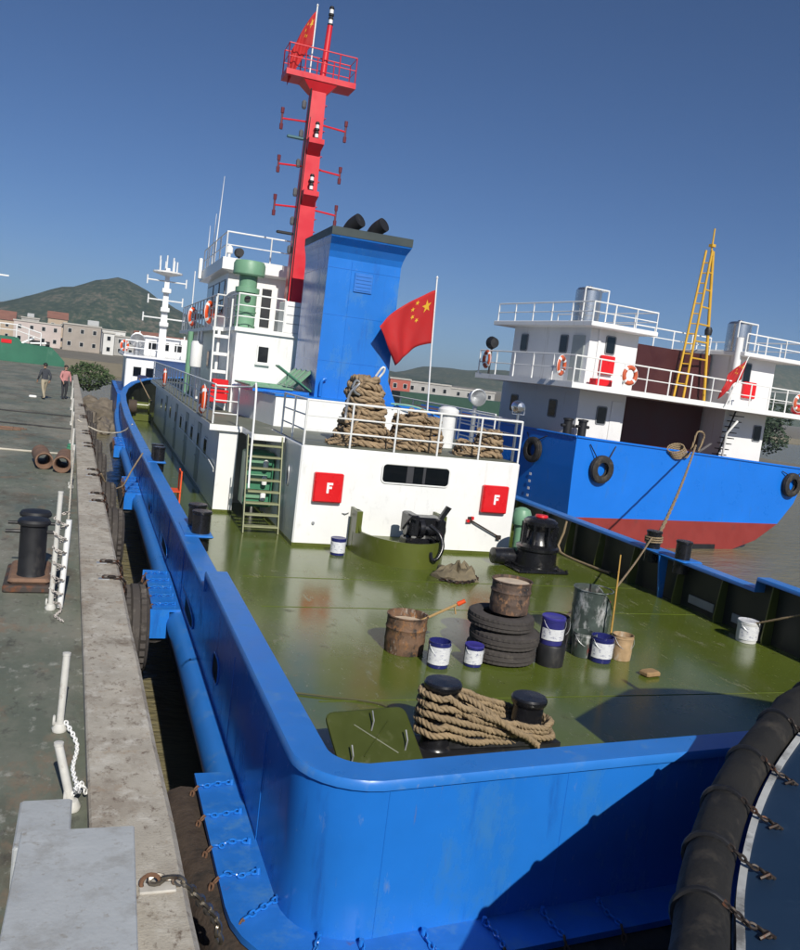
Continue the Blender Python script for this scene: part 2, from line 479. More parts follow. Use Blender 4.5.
for i in range(len(ys) - 1):
    a, b = ys[i] + .006, ys[i + 1] - .006
    mb = MB(); ch = .035
    rings = []
    jj = random.uniform(-.004, .004)
    nn = 6
    for k in range(nn + 1):
        y = lerp(a, b, k / nn)
        w_ = random.uniform(-.006, .006)
        rings.append([(dx(y), y, DZ - .1), (dx(y), y, CZ - .015 + jj), (dx(y) + .015, y, CZ + jj), (cx(y) - ch + w_, y, CZ + jj),
                      (cx(y) + w_, y, CZ - ch + jj), (cx(y) + w_, y, -4.0)])
    mb.loft(rings, closed=False, caps=False)
    mb.add([rings[0][j] for j in range(6)] + [(dx(a), a, -4)], [(0, 1, 2, 3, 4, 5, 6)])
    mb.add([rings[-1][j] for j in range(6)] + [(dx(b), b, -4)], [(0, 1, 2, 3, 4, 5, 6)])
    mb.build('coping_block', concrete, cop)
# --- far shore and hills
def hill_mat(name, c1, c2, c3):
    m = bpy.data.materials.new(name); m.use_nodes = True
    n, l = m.node_tree.nodes, m.node_tree.links
    b = n['Principled BSDF']; b.inputs['Roughness'].default_value = 0.95
    b.inputs['Specular IOR Level'].default_value = 0.1
    tc = n.new('ShaderNodeTexCoord')
    t = n.new('ShaderNodeTexNoise'); t.inputs['Scale'].default_value = 0.03; t.inputs['Detail'].default_value = 12; t.inputs['Roughness'].default_value = .82
    l.new(tc.outputs['Object'], t.inputs[0])
    t2 = n.new('ShaderNodeTexNoise'); t2.inputs['Scale'].default_value = 0.19; t2.inputs['Detail'].default_value = 6; l.new(tc.outputs['Object'], t2.inputs[0])
    mh = n.new('ShaderNodeMix'); mh.inputs[0].default_value = .42; l.new(t.outputs[0], mh.inputs[2]); l.new(t2.outputs[0], mh.inputs[3])
    cr = n.new('ShaderNodeValToRGB')
    cr.color_ramp.elements[0].position = .43; cr.color_ramp.elements[0].color = (*c1, 1)
    cr.color_ramp.elements[1].position = .60; cr.color_ramp.elements[1].color = (*c3, 1)
    e = cr.color_ramp.elements.new(.51); e.color = (*c2, 1)
    l.new(mh.outputs[0], cr.inputs[0]); l.new(cr.outputs[0], b.inputs['Base Color'])
    return m
from mathutils import noise as mnoise
def ridge(name, crest, y0, depth, base, m, seed, ny=36, nx=120, amp=3.0):
    """crest = [(x, height)] silhouette of a hill whose ridge runs along y0+depth/2"""
    xs0, xs1 = crest[0][0], crest[-1][0]
    def hz(x):
        for i in range(len(crest) - 1):
            if crest[i][0] <= x <= crest[i + 1][0]:
                t = (x - crest[i][0]) / (crest[i + 1][0] - crest[i][0])
                t = t * t * (3 - 2 * t) * .5 + t * .5
                return lerp(crest[i][1], crest[i + 1][1], t)
        return 0
    mb = MB(); vs = []; fs = []
    for j in range(ny + 1):
        v = j / ny; y = y0 + depth * v
        env = math.sin(PI * min(1, max(0, v))) ** .8
        for i in range(nx + 1):
            x = lerp(xs0, xs1, i / nx)
            q = mnoise.fractal(Vector((x * .012 + seed, y * .012, seed)), 1.0, 2.1, 5)
            z = base + (hz(x) - base) * env + q * amp * min(1, env * 3) * min(1, max(0, (hz(x) - base) / 20))
            vs.append((x, y, z))
    for j in range(ny):
        for i in range(nx):
            a = j * (nx + 1) + i
            fs.append((a, a + 1, a + nx + 2, a + nx + 1))
    mb.add(vs, fs)
    return mb.build(name, m, kind='structure', smooth=180)
hm = hill_mat('wooded hillside', (0.014, 0.030, 0.012), (0.032, 0.050, 0.022), (0.13, 0.11, 0.075))
ridge('hill', [(-900, 6), (-560, 30), (-330, 18), (-150, 24), (-101, 31), (-72, 41), (-34, 57), (-8, 68), (14, 72.5), (36, 66), (64, 52), (104, 35), (160, 22), (240, 12), (420, 6)],
      860, 300, -2, hm, 3.1, amp=5)
hm2 = hill_mat('distant hillside', (0.035, 0.05, 0.03), (0.05, 0.065, 0.035), (0.10, 0.095, 0.06))
ridge('hill', [(250, -2), (330, 4), (361, 9), (400, 20), (440, 21), (520, 30), (640, 60), (690, 68), (800, 76), (959, 90), (1150, 84), (1400, 60)], 870, 280, -3, hm2, 9.3, amp=5)
# shore strip behind the basin
mb = MB()
mb.add([(-260, 150, 0.35), (40, 150, 0.35), (40, 150, -3), (-260, 150, -3), (-900, 900, 1.2), (420, 900, 1.2)], [(0, 1, 2, 3), (0, 1, 5, 4)])
mb.build('shore_ground', mat('shore earth', (0.17, 0.15, 0.11), .95, var=.3, vscale=.2), kind='structure')
mb = MB()
mb.add([(40, 190, -.3), (420, 190, -.3), (420, 190, -3), (40, 190, -3), (40, 900, 1.0), (900, 900, 1.0)], [(0, 1, 2, 3), (0, 1, 5, 4)])
mb.build('shore_ground', MATS['shore earth'], kind='structure')

# ================================================================== THE TUG
TUG = empty('tugboat', (6.2, 27, WZ), 0, 'blue hulled tugboat with olive green deck, white deckhouse and blue funnel', 'boat')
# plan outline of the bulwark, from port bow aft, round the stern, to starboard bow
def hull_outline():
    L = [(6.1, 52.6), (4.6, 52.3), (3.4, 51.5), (2.4, 50.3), (1.75, 48.9), (1.35, 47.2), (1.17, 45), (1.14, 42), (1.17, 36), (1.22, 30), (1.28, 24), (1.34, 19.5), (1.40, 15)]
    L += [(1.44, 11.2), (1.445, 10.42), (1.445, 10.40), (1.45, 8.2)]
    rr = .50
    for k in range(9):
        a = PI + (PI / 2) * k / 8
        L.append((1.46 + rr + rr * math.cos(a), 5.00 + rr + rr * math.sin(a)))
    L += [(3.2, 5.11), (4.4, 5.21), (5.6, 5.31), (7.2, 5.38), (9.0, 5.36)]
    for k in range(9):
        a = 1.5 * PI + (PI / 2) * k / 8
        L.append((10.95 - rr + rr * math.cos(a), 5.30 + rr + rr * math.sin(a)))
    L += [(10.96, 8.2), (10.96, 11.30), (10.96, 11.32), (10.98, 14), (11.0, 19.5), (11.05, 24), (11.1, 30), (11.15, 36), (11.18, 42), (11.1, 45), (10.9, 47.2), (10.5, 48.9), (9.8, 50.3), (8.8, 51.5), (7.6, 52.3)]
    return L
OUT = hull_outline()
def ztop(x, y):
    lim = 10.41 if x < 6 else 11.31
    if y < lim: return 1.06
    if y < 36: return 0.86
    pts = [(36, .86), (41, .98), (45, 1.22), (47.5, 1.5), (50, 1.85), (53, 2.25)]
    for i in range(len(pts) - 1):
        if y <= pts[i + 1][0]:
            return lerp(pts[i][1], pts[i + 1][1], (y - pts[i][0]) / (pts[i + 1][0] - pts[i][0]))
    return 2.25
def inset(path, d, closed=True):
    N = len(path); out = []
    for i in range(N):
        a = Vector(path[i - 1]) if (closed or i) else Vector(path[i])
        b = Vector(path[(i + 1) % N]) if (closed or i < N - 1) else Vector(path[i])
        t = (b - a).normalized()
        out.append((path[i][0] - t.y * d, path[i][1] + t.x * d))
    return out
IN03, IN24, OUTB = inset(OUT, .03), inset(OUT, .25), inset(OUT, -.03)
ZB = -0.06        # ledge level outside
N = len(OUT)
mb = MB()
# bulwark: outer plate + inner face
ro = [(OUT[i][0], OUT[i][1], ZB - .02) for i in range(N)]
rt = [(OUT[i][0], OUT[i][1], ztop(*OUT[i])) for i in range(N)]
for i in range(N):
    j = (i + 1) % N
    mb.slot(0).add([ro[i], ro[j], rt[j], rt[i]], [(0, 1, 2, 3)])
    a, b = IN03[i], IN03[j]
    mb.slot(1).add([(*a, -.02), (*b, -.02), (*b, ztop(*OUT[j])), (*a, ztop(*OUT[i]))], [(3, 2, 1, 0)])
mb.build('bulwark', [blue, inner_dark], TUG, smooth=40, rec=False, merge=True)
# cap rail: rounded flat bar on top
mb = MB()
for i in range(N):
    j = (i + 1) % N
    if abs(OUT[i][1] - OUT[j][1]) < .05 and abs(OUT[i][1] - 10.41) < .02 or (abs(OUT[i][1] - 11.31) < .02 and abs(OUT[j][1] - 11.31) < .02):
        pass
    ring = []
    rings = []
    for k in (i, j):
        z = ztop(*OUT[k]); o, q = OUTB[k], IN24[k]
        c1 = (lerp(o[0], q[0], .05), lerp(o[1], q[1], .05)); c2 = (lerp(o[0], q[0], .95), lerp(o[1], q[1], .95))
        rings.append([(*o, z - .05), (*o, z - .006), (*c1, z + .016), (*c2, z + .016), (*q, z - .002), (*q, z - .05)])
    mb.loft(rings, closed=True, caps=False)
mb.build('cap_rail', blue_cap, TUG, smooth=50, merge=True)
def ystern(x):
    pts = [(1.96, 5.00), (3.2, 5.11), (4.4, 5.21), (5.6, 5.31), (7.2, 5.38), (9.0, 5.36)]
    for i in range(len(pts) - 1):
        if x <= pts[i + 1][0]: return lerp(pts[i][1], pts[i + 1][1], max(0, (x - pts[i][0]) / (pts[i + 1][0] - pts[i][0])))
    return 5.36
# weld seams on the outside of the bulwark
def seam(p0, p1, m_=None):
    b = MB(); b.tube(ipath([p0, p1], .15) if isinstance(p0, tuple) else p0, .0038, 6); b.build('weld_seam', m_ or blue, TUG, smooth=60)
for xs in (2.02, 3.45, 4.9, 6.4): seam((xs, ystern(xs) - .001, ZB), (xs, ystern(xs) - .001, 1.0))
for ys_ in (6.3, 8.0, 9.8, 12.9, 15.4, 18.6): seam((lerp(1.45, 1.34, max(0, (ys_ - 10) / 10)), ys_, ZB), (lerp(1.45, 1.34, max(0, (ys_ - 10) / 10)), ys_, .84))
# hull plating under the ledge
mb = MB()
low = inset(OUT, .35)
for i in range(N):
    j = (i + 1) % N
    mb.add([(*OUT[i], ZB - .02), (*OUT[j], ZB - .02), (*low[j], WZ - .9), (*low[i], WZ - .9)], [(3, 2, 1, 0)])
mb.build('hull', mat('dark blue lower hull', (0.012, 0.045, 0.14), .5, var=.2, dirt=[(RUST, .15, 3, (1, 1, .4), .8)]), TUG, smooth=40, rec=False, merge=True)
# main deck
mb = MB()
mb.add([(*p, 0) for p in inset(OUT, .02)], [tuple(reversed(range(N)))])
deck = mb.build('main_deck', olive, TUG)
# weld seams on the deck: thin raised beads
for yy in (8.9, 12.6, 14.4):
    mb = MB(); mb.tube([(2.6, yy, .001), (10.7, yy + .05, .001)], .006, 6); mb.build('weld_seam', olive, deck)
# rub tube (half round belting) along the port side and starboard side
for sgn in (0, 1):
    mb = MB()
    src = [(x, y) for x, y in OUT if (x < 6) == (sgn == 0) and 7.0 < y < 48.5]
    src.append((1.45, 7.35) if sgn == 0 else (10.96, 7.35))
    src.sort(key=lambda p: p[1])
    off = -.04 if sgn == 0 else .04
    pts = [(x + off * (1 + .35 * max(0, (y - 40) / 8)), y, -.24 + .9 * max(0, (y - 36) / 12) ** 2) for x, y in src]
    mb.tube(ipath(pts, 1.2), .18, 16)
    mb.build('rub_tube', blue_cap if sgn == 0 else blue, TUG, smooth=60)
# stern ledge: flat fender platform from port quarter round the stern
ow = inset(OUT, -.36)
idx = [i for i in range(N) if OUT[i][1] < 8.3]
mb = MB()
A = [(1.45, 7.46)] + [OUT[i] for i in idx if OUT[i][1] < 7.4] + [(10.96, 7.46)]
B = [(1.09, 7.46)] + [ow[i] for i in idx if OUT[i][1] < 7.4] + [(11.32, 7.46)]
rings = []
for a, b in zip(A, B):
    rings.append([(*a, ZB), (*b, ZB), (*b, ZB - .05), (*a, ZB - .05)])
mb.loft(rings)
ledge = mb.build('stern_ledge', blue_ledge, TUG, smooth=30)
# roll fender lashed outside the ledge
mb = MB()
o2 = inset(OUT, -.30)
pts = [(0.99, 7.35, -.34), (0.99, 6.6, -.34)] + [(*o2[i], -.34) for i in idx if OUT[i][1] < 6.5] + [(11.42, 7.3, -.34)]
mb.tube(ipath(pts, .25), .22, 14)
mb.build('roll_fender', rubber_brown, TUG, smooth=60)
# chains on the ledge holding the roll fender
def ledge_chain(p0, p1, par, rustend=True):
    mb = MB(); p0, p1 = Vector(p0), Vector(p1)
    mid = p0.lerp(p1, .5) + Vector((random.uniform(-.02, .02), random.uniform(-.03, .03), 0))
    mid2 = p0.lerp(p1, .78) + Vector((random.uniform(-.02, .02), random.uniform(-.03, .03), 0))
    chain(mb, [p0, mid, mid2, p1], .062, .0085)
    mb.cyl(p0 - Vector((0, 0, .02)), p0 + Vector((0, 0, .03)), .022, .018, 8)
    c = mb.build('fender_chain', blue, par, smooth=60)
    mb = MB(); d = (p1 - p0).normalized()
    chain(mb, [p1, p1 + d * .05 - Vector((0, 0, .06)), p1 + d * .07 - Vector((0, 0, .16))], .06, .009)
    mb.build('shackle', chain_rust, c, smooth=60)
for y in (7.22, 6.72, 6.26, 5.85):
    ledge_chain((1.39, y, ZB + .022), (1.10, y - .03, ZB + .02), ledge)
ledge_chain((1.47, 5.50, ZB + .022), (1.20, 5.32, ZB + .02), ledge)
for x in (1.92, 2.38, 2.86, 3.35, 3.85):
    ledge_chain((x, ystern(x) - .06, ZB + .022), (x + .02, ystern(x) - .34, ZB + .02), ledge)
ledge_chain((1.66, 5.05, ZB + .022), (1.50, 4.79, ZB + .02), ledge)
# short fender brackets along the port side (plate across the tube, face plate and chains)
for (ya, yb) in ((12.45, 14.7), (22.6, 25.4), (33.0, 36.0)):
    xo = lerp(1.42, 1.2, (ya - 12) / 24)
    mb = MB()
    mb.box(xo - .42, xo - .02, ya, yb, -.075, -.035)
    br = mb.build('fender_bracket', blue, TUG)
    mb = MB(); mb.box(xo - .45, xo - .18, ya - .03, ya + .01, -.46, -.03); mb.build('end_plate', blue, br)
    mb = MB(); mb.box(xo - .45, xo - .18, yb - .01, yb + .03, -.46, -.03); mb.build('end_plate', blue, br)
    mb = MB(); mb.cyl((xo - .36, ya + .06, -.36), (xo - .36, yb - .06, -.36), .2, None, 14); mb.build('roll_fender', rubber, br, smooth=40)
    for k in range(5):
        y = lerp(ya + .25, yb - .2, k / 4)
        ledge_chain((xo - .08, y, -.012), (xo - .40, y - .04, -.015), br)
# freeing ports and holes in the port bulwark: dark rounded recesses with a rim
def port_hole(y, z, ly, lz, xw):
    mb = MB(); pts = []
    nseg = 18
    for k in range(nseg):
        a = 2 * PI * k / nseg
        cy = math.copysign(abs(math.cos(a)) ** .6, math.cos(a)) * ly / 2
        cz = math.copysign(abs(math.sin(a)) ** .6, math.sin(a)) * lz / 2
        pts.append((cy, cz))
    mb.loft([[(xw - .004, y + p[0], z + p[1]) for p in pts], [(xw + .045, y + p[0], z + p[1]) for p in pts]])
    h = mb.build('freeing_port', hole_dark, TUG)
    mb = MB(); mb.tube([(xw - .004, y + p[0], z + p[1]) for p in pts], .012, 6, closed=True)
    mb.build('port_rim', blue, h, smooth=60)
port_hole(9.1, .32, .46, .28, 1.45)
for y in (12.2, 16.2, 20.4, 24.8, 29.5):
    port_hole(y, .13, 2.0, .22, lerp(1.435, 1.22, (y - 12) / 18))
# starboard inside: stiffener frames, freeing ports, foot bar
for y in (6.6, 8.1, 9.7, 11.0, 12.2, 13.4, 14.9, 16.2, 17.5, 18.9, 20.3, 21.8):
    z = ztop(11, y) - .05
    mb = MB(); mb.prism_y([(10.93, .0), (10.74, .0), (10.72, .1), (10.80, z), (10.93, z)], y - .012, y + .012)
    mb.build('bulwark_bracket', olive_part, TUG)
for y in (11.6, 12.8):
    mb = MB(); mb.bbox(10.905, 10.925, y - .36, y + .36, .10, .26, .008)
    mb.build('freeing_port_daylight', mat('pale port daylight', (.30, .30, .29), .6, var=.15), TUG)  # pale colour stands in for lit water seen through the port
for x0_, y0_, y1_ in ((10.78, 15.6, 17.6),):
    mb = MB(); mb.tube(ipath([(10.75, y0_, .05), (10.66, y0_ + .1, .05), (10.62, y1_ - .1, .05), (10.70, y1_, .5), (10.74, y1_, .78)], .15), .03, 8)
    mb.build('foot_bar', rope_m, TUG, smooth=60)
# hull deck-edge waterway bar (thin darker line)
# ------------------------------------------------ twin bollards on the rails
def rail_bollard(x, y, par_side, gap=.62):
    e_ = MB()
    z = .86
    s_ = 1 if par_side == 'port' else -1
    e_.bbox(x - .22, x + .24, y - gap / 2 - .25, y + gap / 2 + .25, z - .02, z + .03, .06)
    pl = e_.build('bollard_plate', blue_ledge, TUG, smooth=30)
    for k in (-1, 1):
        b = MB()
        b.lathe([(0.001, z - .25), (.145, z - .25), (.145, z + .33), (.155, z + .34), (.160, z + .37), (.150, z + .385), (.001, z + .39)], (x + .06 * s_, y + k * gap / 2, 0), 20)
        b.build('bollard_post', black_steel, pl, smooth=35)
    b = MB(); b.prism_y([(x + .02 * s_, z - .02), (x + .24 * s_, z - .02), (x + .12 * s_, -.0), (x + .02 * s_, .0)], y - .02, y + .02)
    b.build('bracket', blue, pl)
rail_bollard(1.66, 13.9, 'port')
rail_bollard(1.55, 22.6, 'port')
rail_bollard(10.86, 13.85, 'starboard', .95)
# ------------------------------------------------ deckhouse
HOUSE = 2.10
mb = MB()
mb.bbox(4.02, 9.02, 17.05, 20.9, 0.0, 2.10, .03)
house = mb.build('deckhouse', white, TUG)
# olive skirting round the foot
mb = MB(); mb.box(4.008, 9.032, 17.037, 20.5, 0.002, .07); mb.build('skirting', olive_part, house)
# forward, wider block: port pillar, recess and long side wall
mb = MB()
mb.box(2.80, 3.25, 20.40, 44.5, 0.0, 1.96)
mb.box(3.25, 4.6, 21.9, 44.5, 0.0, 1.96)
mb.box(4.6, 9.8, 20.95, 44.5, 0.0, 1.96)
fwd = mb.build('forward_deckhouse', white, TUG)
mb = MB(); mb.box(2.788, 3.262, 20.387, 44.4, 0.002, .07); mb.build('skirting', olive_part, fwd)
# deck over it with white fascia
mb = MB()
mb.box(2.55, 9.95, 20.30, 45.0, 1.96, 2.10)
fd = mb.build('boat_deck', white, TUG)
mb = MB(); mb.box(3.30, 3.985, 18.62, 20.29, 1.97, 2.10); mb.build('stair_landing', white, fd)
mb = MB(); mb.box(2.56, 9.94, 20.32, 44.9, 2.102, 2.108)
mb.box(4.05, 9.0, 17.09, 20.31, 2.102, 2.109); mb.box(3.31, 3.98, 18.66, 20.31, 2.102, 2.107)
mb.build('deck_covering', mat('grey green deck coating', (.15, .16, .12), .6, var=.2, vscale=1.5, dirt=[((.25, .24, .2), .25, 2, (1, 1, 1), .7)]), fd)
# doors and windows on the shaded port wall
for y, w_, h_, k in ((24.0, .75, 1.62, 'd'), (27.6, .75, 1.62, 'd'), (31.6, .75, 1.62, 'd'), (36.5, .75, 1.62, 'd')):
    mb = MB(); mb.bbox(2.775, 2.802, y, y + w_, .16, .16 + h_, .01)
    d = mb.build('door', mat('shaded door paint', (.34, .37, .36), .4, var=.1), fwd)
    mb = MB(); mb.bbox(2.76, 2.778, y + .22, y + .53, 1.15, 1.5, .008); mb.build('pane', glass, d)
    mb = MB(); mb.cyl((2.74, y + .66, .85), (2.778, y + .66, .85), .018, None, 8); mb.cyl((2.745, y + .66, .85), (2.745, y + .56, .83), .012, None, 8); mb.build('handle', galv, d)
for y in (22.4, 25.9, 29.6, 34.2, 39.2):
    mb = MB(); mb.bbox(2.78, 2.802, y, y + .62, 1.02, 1.55, .01); f_ = mb.build('window', white_rail, fwd)
    mb = MB(); mb.bbox(2.77, 2.783, y + .05, y + .57, 1.07, 1.50, .01); mb.build('pane', glass, f_)
mb = MB(); mb.tube(ipath([(2.76, 20.55, .95), (2.74, 21.5, 1.12), (2.74, 30, 1.12)], .5), .016, 6)
mb.build('grab_rail', white_rail, fwd, smooth=60)
# hose cabinets with F
def letter_F(mb, x, y, z, h):
    t = h * .22; w_ = h * .58
    mb.box(x - w_ / 2, x - w_ / 2 + t, y - .006, y, z - h / 2, z + h / 2)
    mb.box(x - w_ / 2 + t, x + w_ / 2, y - .006, y, z + h / 2 - t, z + h / 2)
    mb.box(x - w_ / 2 + t, x + w_ * .36, y - .006, y, z - t * .35, z + t * .65)
white_letter = mat('white lettering', (.8, .8, .8), .5, var=.03)
for x, tl in ((4.64, 0), (8.46, 0)):
    mb = MB(); mb.bbox(x - .31, x + .31, 16.93, 17.048, .955, 1.575, .02); hb = mb.build('hose_cabinet', red_sign, house)
    mb = MB(); mb.bbox(x - .285, x + .285, 16.915, 16.928, .98, 1.55, .006); dr = mb.build('cabinet_door', red_sign, hb)
    mb = MB(); letter_F(mb, x + .02, 16.915, 1.27, .22); mb.build('letter', white_letter, hb)
    mb = MB(); mb.box(x - .29, x - .26, 16.908, 16.93, 1.07, 1.15); mb.box(x - .29, x - .26, 16.908, 16.93, 1.37, 1.45); mb.build('hinge', red_sign, hb)
# wide slot window
mb = MB()
def rrect(x0, x1, z0, z1, r, n=5):
    pts = []
    for cx_, cz_, a0 in ((x1 - r, z1 - r, 0), (x0 + r, z1 - r, 90), (x0 + r, z0 + r, 180), (x1 - r, z0 + r, 270)):
        for k in range(n + 1):
            a = R(a0 + 90 * k / n); pts.append((cx_ + r * math.cos(a), cz_ + r * math.sin(a)))
    return pts
P_ = rrect(5.80, 7.34, 1.45, 1.86, .09)
mb.prism_y(P_, 17.035, 17.047); wn = mb.build('slot_window', glass, house)
mb = MB(); mb.tube([(p[0], 17.04, p[1]) for p in P_], .02, 6, closed=True); mb.build('frame', white, wn, smooth=60)
mb = MB(); mb.box(6.35, 6.50, 17.028, 17.036, 1.47, 1.84); mb.box(6.72, 6.78, 17.028, 17.036, 1.47, 1.84); mb.build('mullion', mat('grey mullion', (.05, .05, .055), .3), wn)
# oval porthole recess in the port side wall of the house
mb = MB(); mb.loft([[(4.017, 18.0 + .07 * math.cos(a), 1.33 + .21 * math.sin(a)) for a in [2 * PI * k / 16 for k in range(16)]], [(4.0, 18.0 + .07 * math.cos(a), 1.33 + .21 * math.sin(a)) for a in [2 * PI * k / 16 for k in range(16)]]])
ph = mb.build('porthole', hole_dark, house)
mb = MB(); mb.tube([(4.0, 18.0 + .08 * math.cos(2 * PI * k / 16), 1.33 + .22 * math.sin(2 * PI * k / 16)) for k in range(16)], .016, 6, closed=True); mb.build('rim', galv, ph, smooth=60)
# a small fitting and a stain plate on the aft wall
mb = MB(); mb.lathe([(.001, -.03), (.03, -.03), (.035, 0)], (4.42, 17.045, .5), 10, axis='y'); mb.build('drain_fitting', galv, house, smooth=60)
mb = MB(); mb.tube([(5.02, 17.04, .74), (5.08, 17.01, .735), (5.16, 17.03, .76)], .012, 6); mb.build('hook', galv, house)
# valve key hung on the wall by the starboard cabinet
mb = MB(); mb.tube([(7.95, 17.0, .77), (8.1, 16.99, .70), (8.62, 16.99, .46), (8.72, 16.99, .42)], .018, 6); mb.box(7.90, 7.99, 16.97, 17.03, .72, .84); mb.box(8.64, 8.74, 16.97, 17.03, .37, .46)
wk = mb.build('valve_key', chain_dark, house)
mb = MB(); mb.box(7.86, 7.92, 16.965, 17.03, .72, .78); mb.box(7.96, 8.02, 16.965, 17.03, .78, .85); mb.build('red_grip', red_sign, wk)
# stairs on the port side
mb = MB()
p0 = Vector((3.18, 18.12, 0.02)); p1 = Vector((3.26, 18.66, 2.06))
b = MB()
for xx in (3.17, 3.93):
    b.hexa([(xx - .012, 18.05, .01), (xx + .012, 18.05, .01), (xx + .012, 18.20, .01), (xx - .012, 18.20, .01),
            (xx - .012, 18.55, 2.08), (xx + .012, 18.55, 2.08), (xx + .012, 18.70, 2.08), (xx - .012, 18.70, 2.08)])
stairs = b.build('stairs', mat('pale olive stair paint', (.26, .27, .15), .5, var=.15), TUG)
for k in range(8):
    t = (k + .6) / 8.4
    y = lerp(18.12, 18.62, t); z = lerp(.0, 2.06, t)
    b = MB(); b.bbox(3.185, 3.918, y - .09, y + .10, z - .018, z + .018, .006)
    b.build('tread', MATS['pale olive stair paint'], stairs)
mb = MB()
mb.tube(ipath([(3.20, 18.05, .98), (3.21, 18.2, 1.3), (3.25, 18.6, 3.05), (3.22, 18.85, 3.1), (3.1, 20.35, 3.02), (2.62, 20.36, 3.0)], .12), .024, 8)
mb.tube([(2.62, 20.36, 2.66), (3.18, 20.36, 2.66)], .018, 6)
mb.tube([(2.62, 20.36, 2.36), (3.18, 20.36, 2.36)], .018, 6); mb.tube([(3.18, 20.36, 2.1), (3.16, 20.36, 3.03)], .02, 6)
mb.build('stair_handrail', white_rail, TUG, smooth=60)
# green locker with shelves behind the stairs
mb = MB(); mb.bbox(3.33, 3.98, 19.42, 20.1, .35, 1.62, .04); gl = mb.build('green_locker', green_dark, TUG)
for z in (.55, .92, 1.28):
    b = MB(); b.bbox(3.36, 3.84, 19.36, 19.418, z, z + .2, .02); b.build('locker_shelf', green_vent, gl)
    b = MB(); b.lathe([(.001, 0), (.06, .0), (.065, .16), (.03, .2), (.001, .21)], (3.76, 19.30, z - .02), 10); b.build('bottle', white_rail, gl, smooth=50)
# rails on the boat deck
mb = MB(); railing(mb, [(4.06, 19.4, 2.1), (4.06, 17.11, 2.1), (8.97, 17.11, 2.1), (8.97, 20.6, 2.1)], .93, post=1.0); mb.build('aft_railing', white_rail, TUG, smooth=60)
mb = MB(); railing(mb, [(2.62, 20.4, 2.1), (2.62, 44.5, 2.1)], .92, post=1.15); mb.build('port_railing', white_rail, TUG, smooth=60)
mb = MB(); railing(mb, [(9.88, 20.4, 2.1), (9.88, 44.5, 2.1)], .92, post=1.3); mb.build('starboard_railing', white_rail, TUG, smooth=60)
# ------------------------------------------------ engine casing
mb = MB()
A = [(4.25, 21.4, 2.1), (9.0, 21.4, 2.1), (9.0, 21.4, 2.66), (7.9, 21.4, 2.90), (4.25, 21.4, 2.86)]
B = [(3.72, 25.2, 2.1), (9.3, 25.2, 2.1), (9.3, 25.2, 2.66), (8.1, 25.2, 2.90), (3.72, 25.2, 2.86)]
mb.loft([A, B]); casing = mb.build('engine_casing', white, TUG)
mb = MB()
A = [(4.215, 21.36, 2.863), (7.9, 21.36, 2.903), (9.03, 21.36, 2.663), (9.03, 21.36, 2.71), (7.9, 21.36, 2.955), (4.215, 21.36, 2.92)]
B = [(3.68, 25.18, 2.863), (8.1, 25.18, 2.903), (9.33, 25.18, 2.663), (9.33, 25.18, 2.71), (8.1, 25.18, 2.955), (3.68, 25.18, 2.92)]
mb.loft([A, B]); mb.build('casing_top', blue, casing)
# skylights
mb = MB(); mb.box(3.80, 5.30, 22.3, 25.0, 2.90, 3.0); sk = mb.build('skylight_coaming', blue, casing)
mb = MB(); mb.bbox(3.72, 4.86, 22.25, 25.05, 3.003, 3.06, .015)
for k in range(3): mb.box(3.78, 4.80, 22.8 + k * .7, 22.84 + k * .7, 3.06, 3.085)
mb.build('skylight_lid', green_vent, sk)
mb = MB(); mb.box(0, 1.05, 22.6, 24.9, 0, .035)
for k in range(4): mb.box(.05, 1.0, 22.75 + k * .6, 22.64 + k * .6, .035, .06)
mb.xf(Matrix.Translation(Vector((4.95, 0, 3.05))) @ Matrix.Rotation(R(-48), 4, 'Y'))
mb.build('open_skylight_lid', green_vent, sk)
mb = MB(); mb.box(-1.10, 0, 22.3, 22.75, 0, .035); mb.xf(Matrix.Translation(Vector((5.34, 0, 3.02))) @ Matrix.Rotation(R(32), 4, 'Y'))
mb.build('skylight_flap', green_dark, sk)
mb = MB(); mb.tube([(4.72, 22.5, 3.0), (4.70, 22.5, 3.42)], .012, 6); mb.build('stay_rod', green_vent, sk)
# ------------------------------------------------ funnel
FX0, FX1, FY0, FY1 = 5.36, 7.34, 22.0, 24.7
mb = MB()
A = [(FX0, FY0), (FX1, FY0), (FX1, FY1), (FX0, FY1)]
def ringf(z, e): return [(FX0 - e * .2, FY0 - e, z), (FX1 + e * .3, FY0 - e, z), (FX1 + e * .3, FY1, z), (FX0 - e * .2, FY1, z)]
mb.loft([ringf(2.90, .05), ringf(2.95, 0), ringf(6.55, 0), ringf(6.70, .06), ringf(6.86, .17), ringf(7.02, .36), ringf(7.06, .38)])
fun = mb.build('funnel', blue, TUG)
mb = MB(); mb.loft([ringf(7.063, .39), ringf(7.26, .40), ringf(7.27, .37)]); mb.build('funnel_top', mat('dark grey funnel top', (.035, .05, .05), .5, var=.2), fun)
for zs in (3.9, 5.1, 6.3):
    b = MB(); b.tube([(FX0, FY0 - .001, zs), (FX1, FY0 - .001, zs)], .007, 6); b.tube([(FX0 - .001, FY0, zs), (FX0 - .001, FY1, zs)], .007, 6); b.build('plate_seam', blue, fun, smooth=60)
b = MB(); b.tube([(6.0, FY0 - .001, 2.95), (6.0, FY0 - .001, 6.5)], .006, 6); b.build('plate_seam', blue, fun, smooth=60)
mb = MB(); mb.bbox(6.10, 6.60, FY0 - .03, FY0 - .003, 5.75, 6.25, .01); em = mb.build('square_emblem_plate', mat('emblem plate blue', (.018, .16, .55), .45, var=.1), fun)
for k in range(5):
    b = MB(); b.box(6.14, 6.56, FY0 - .042, FY0 - .031, 5.80 + k * .09, 5.835 + k * .09); b.build('louvre', MATS['emblem plate blue'], em)
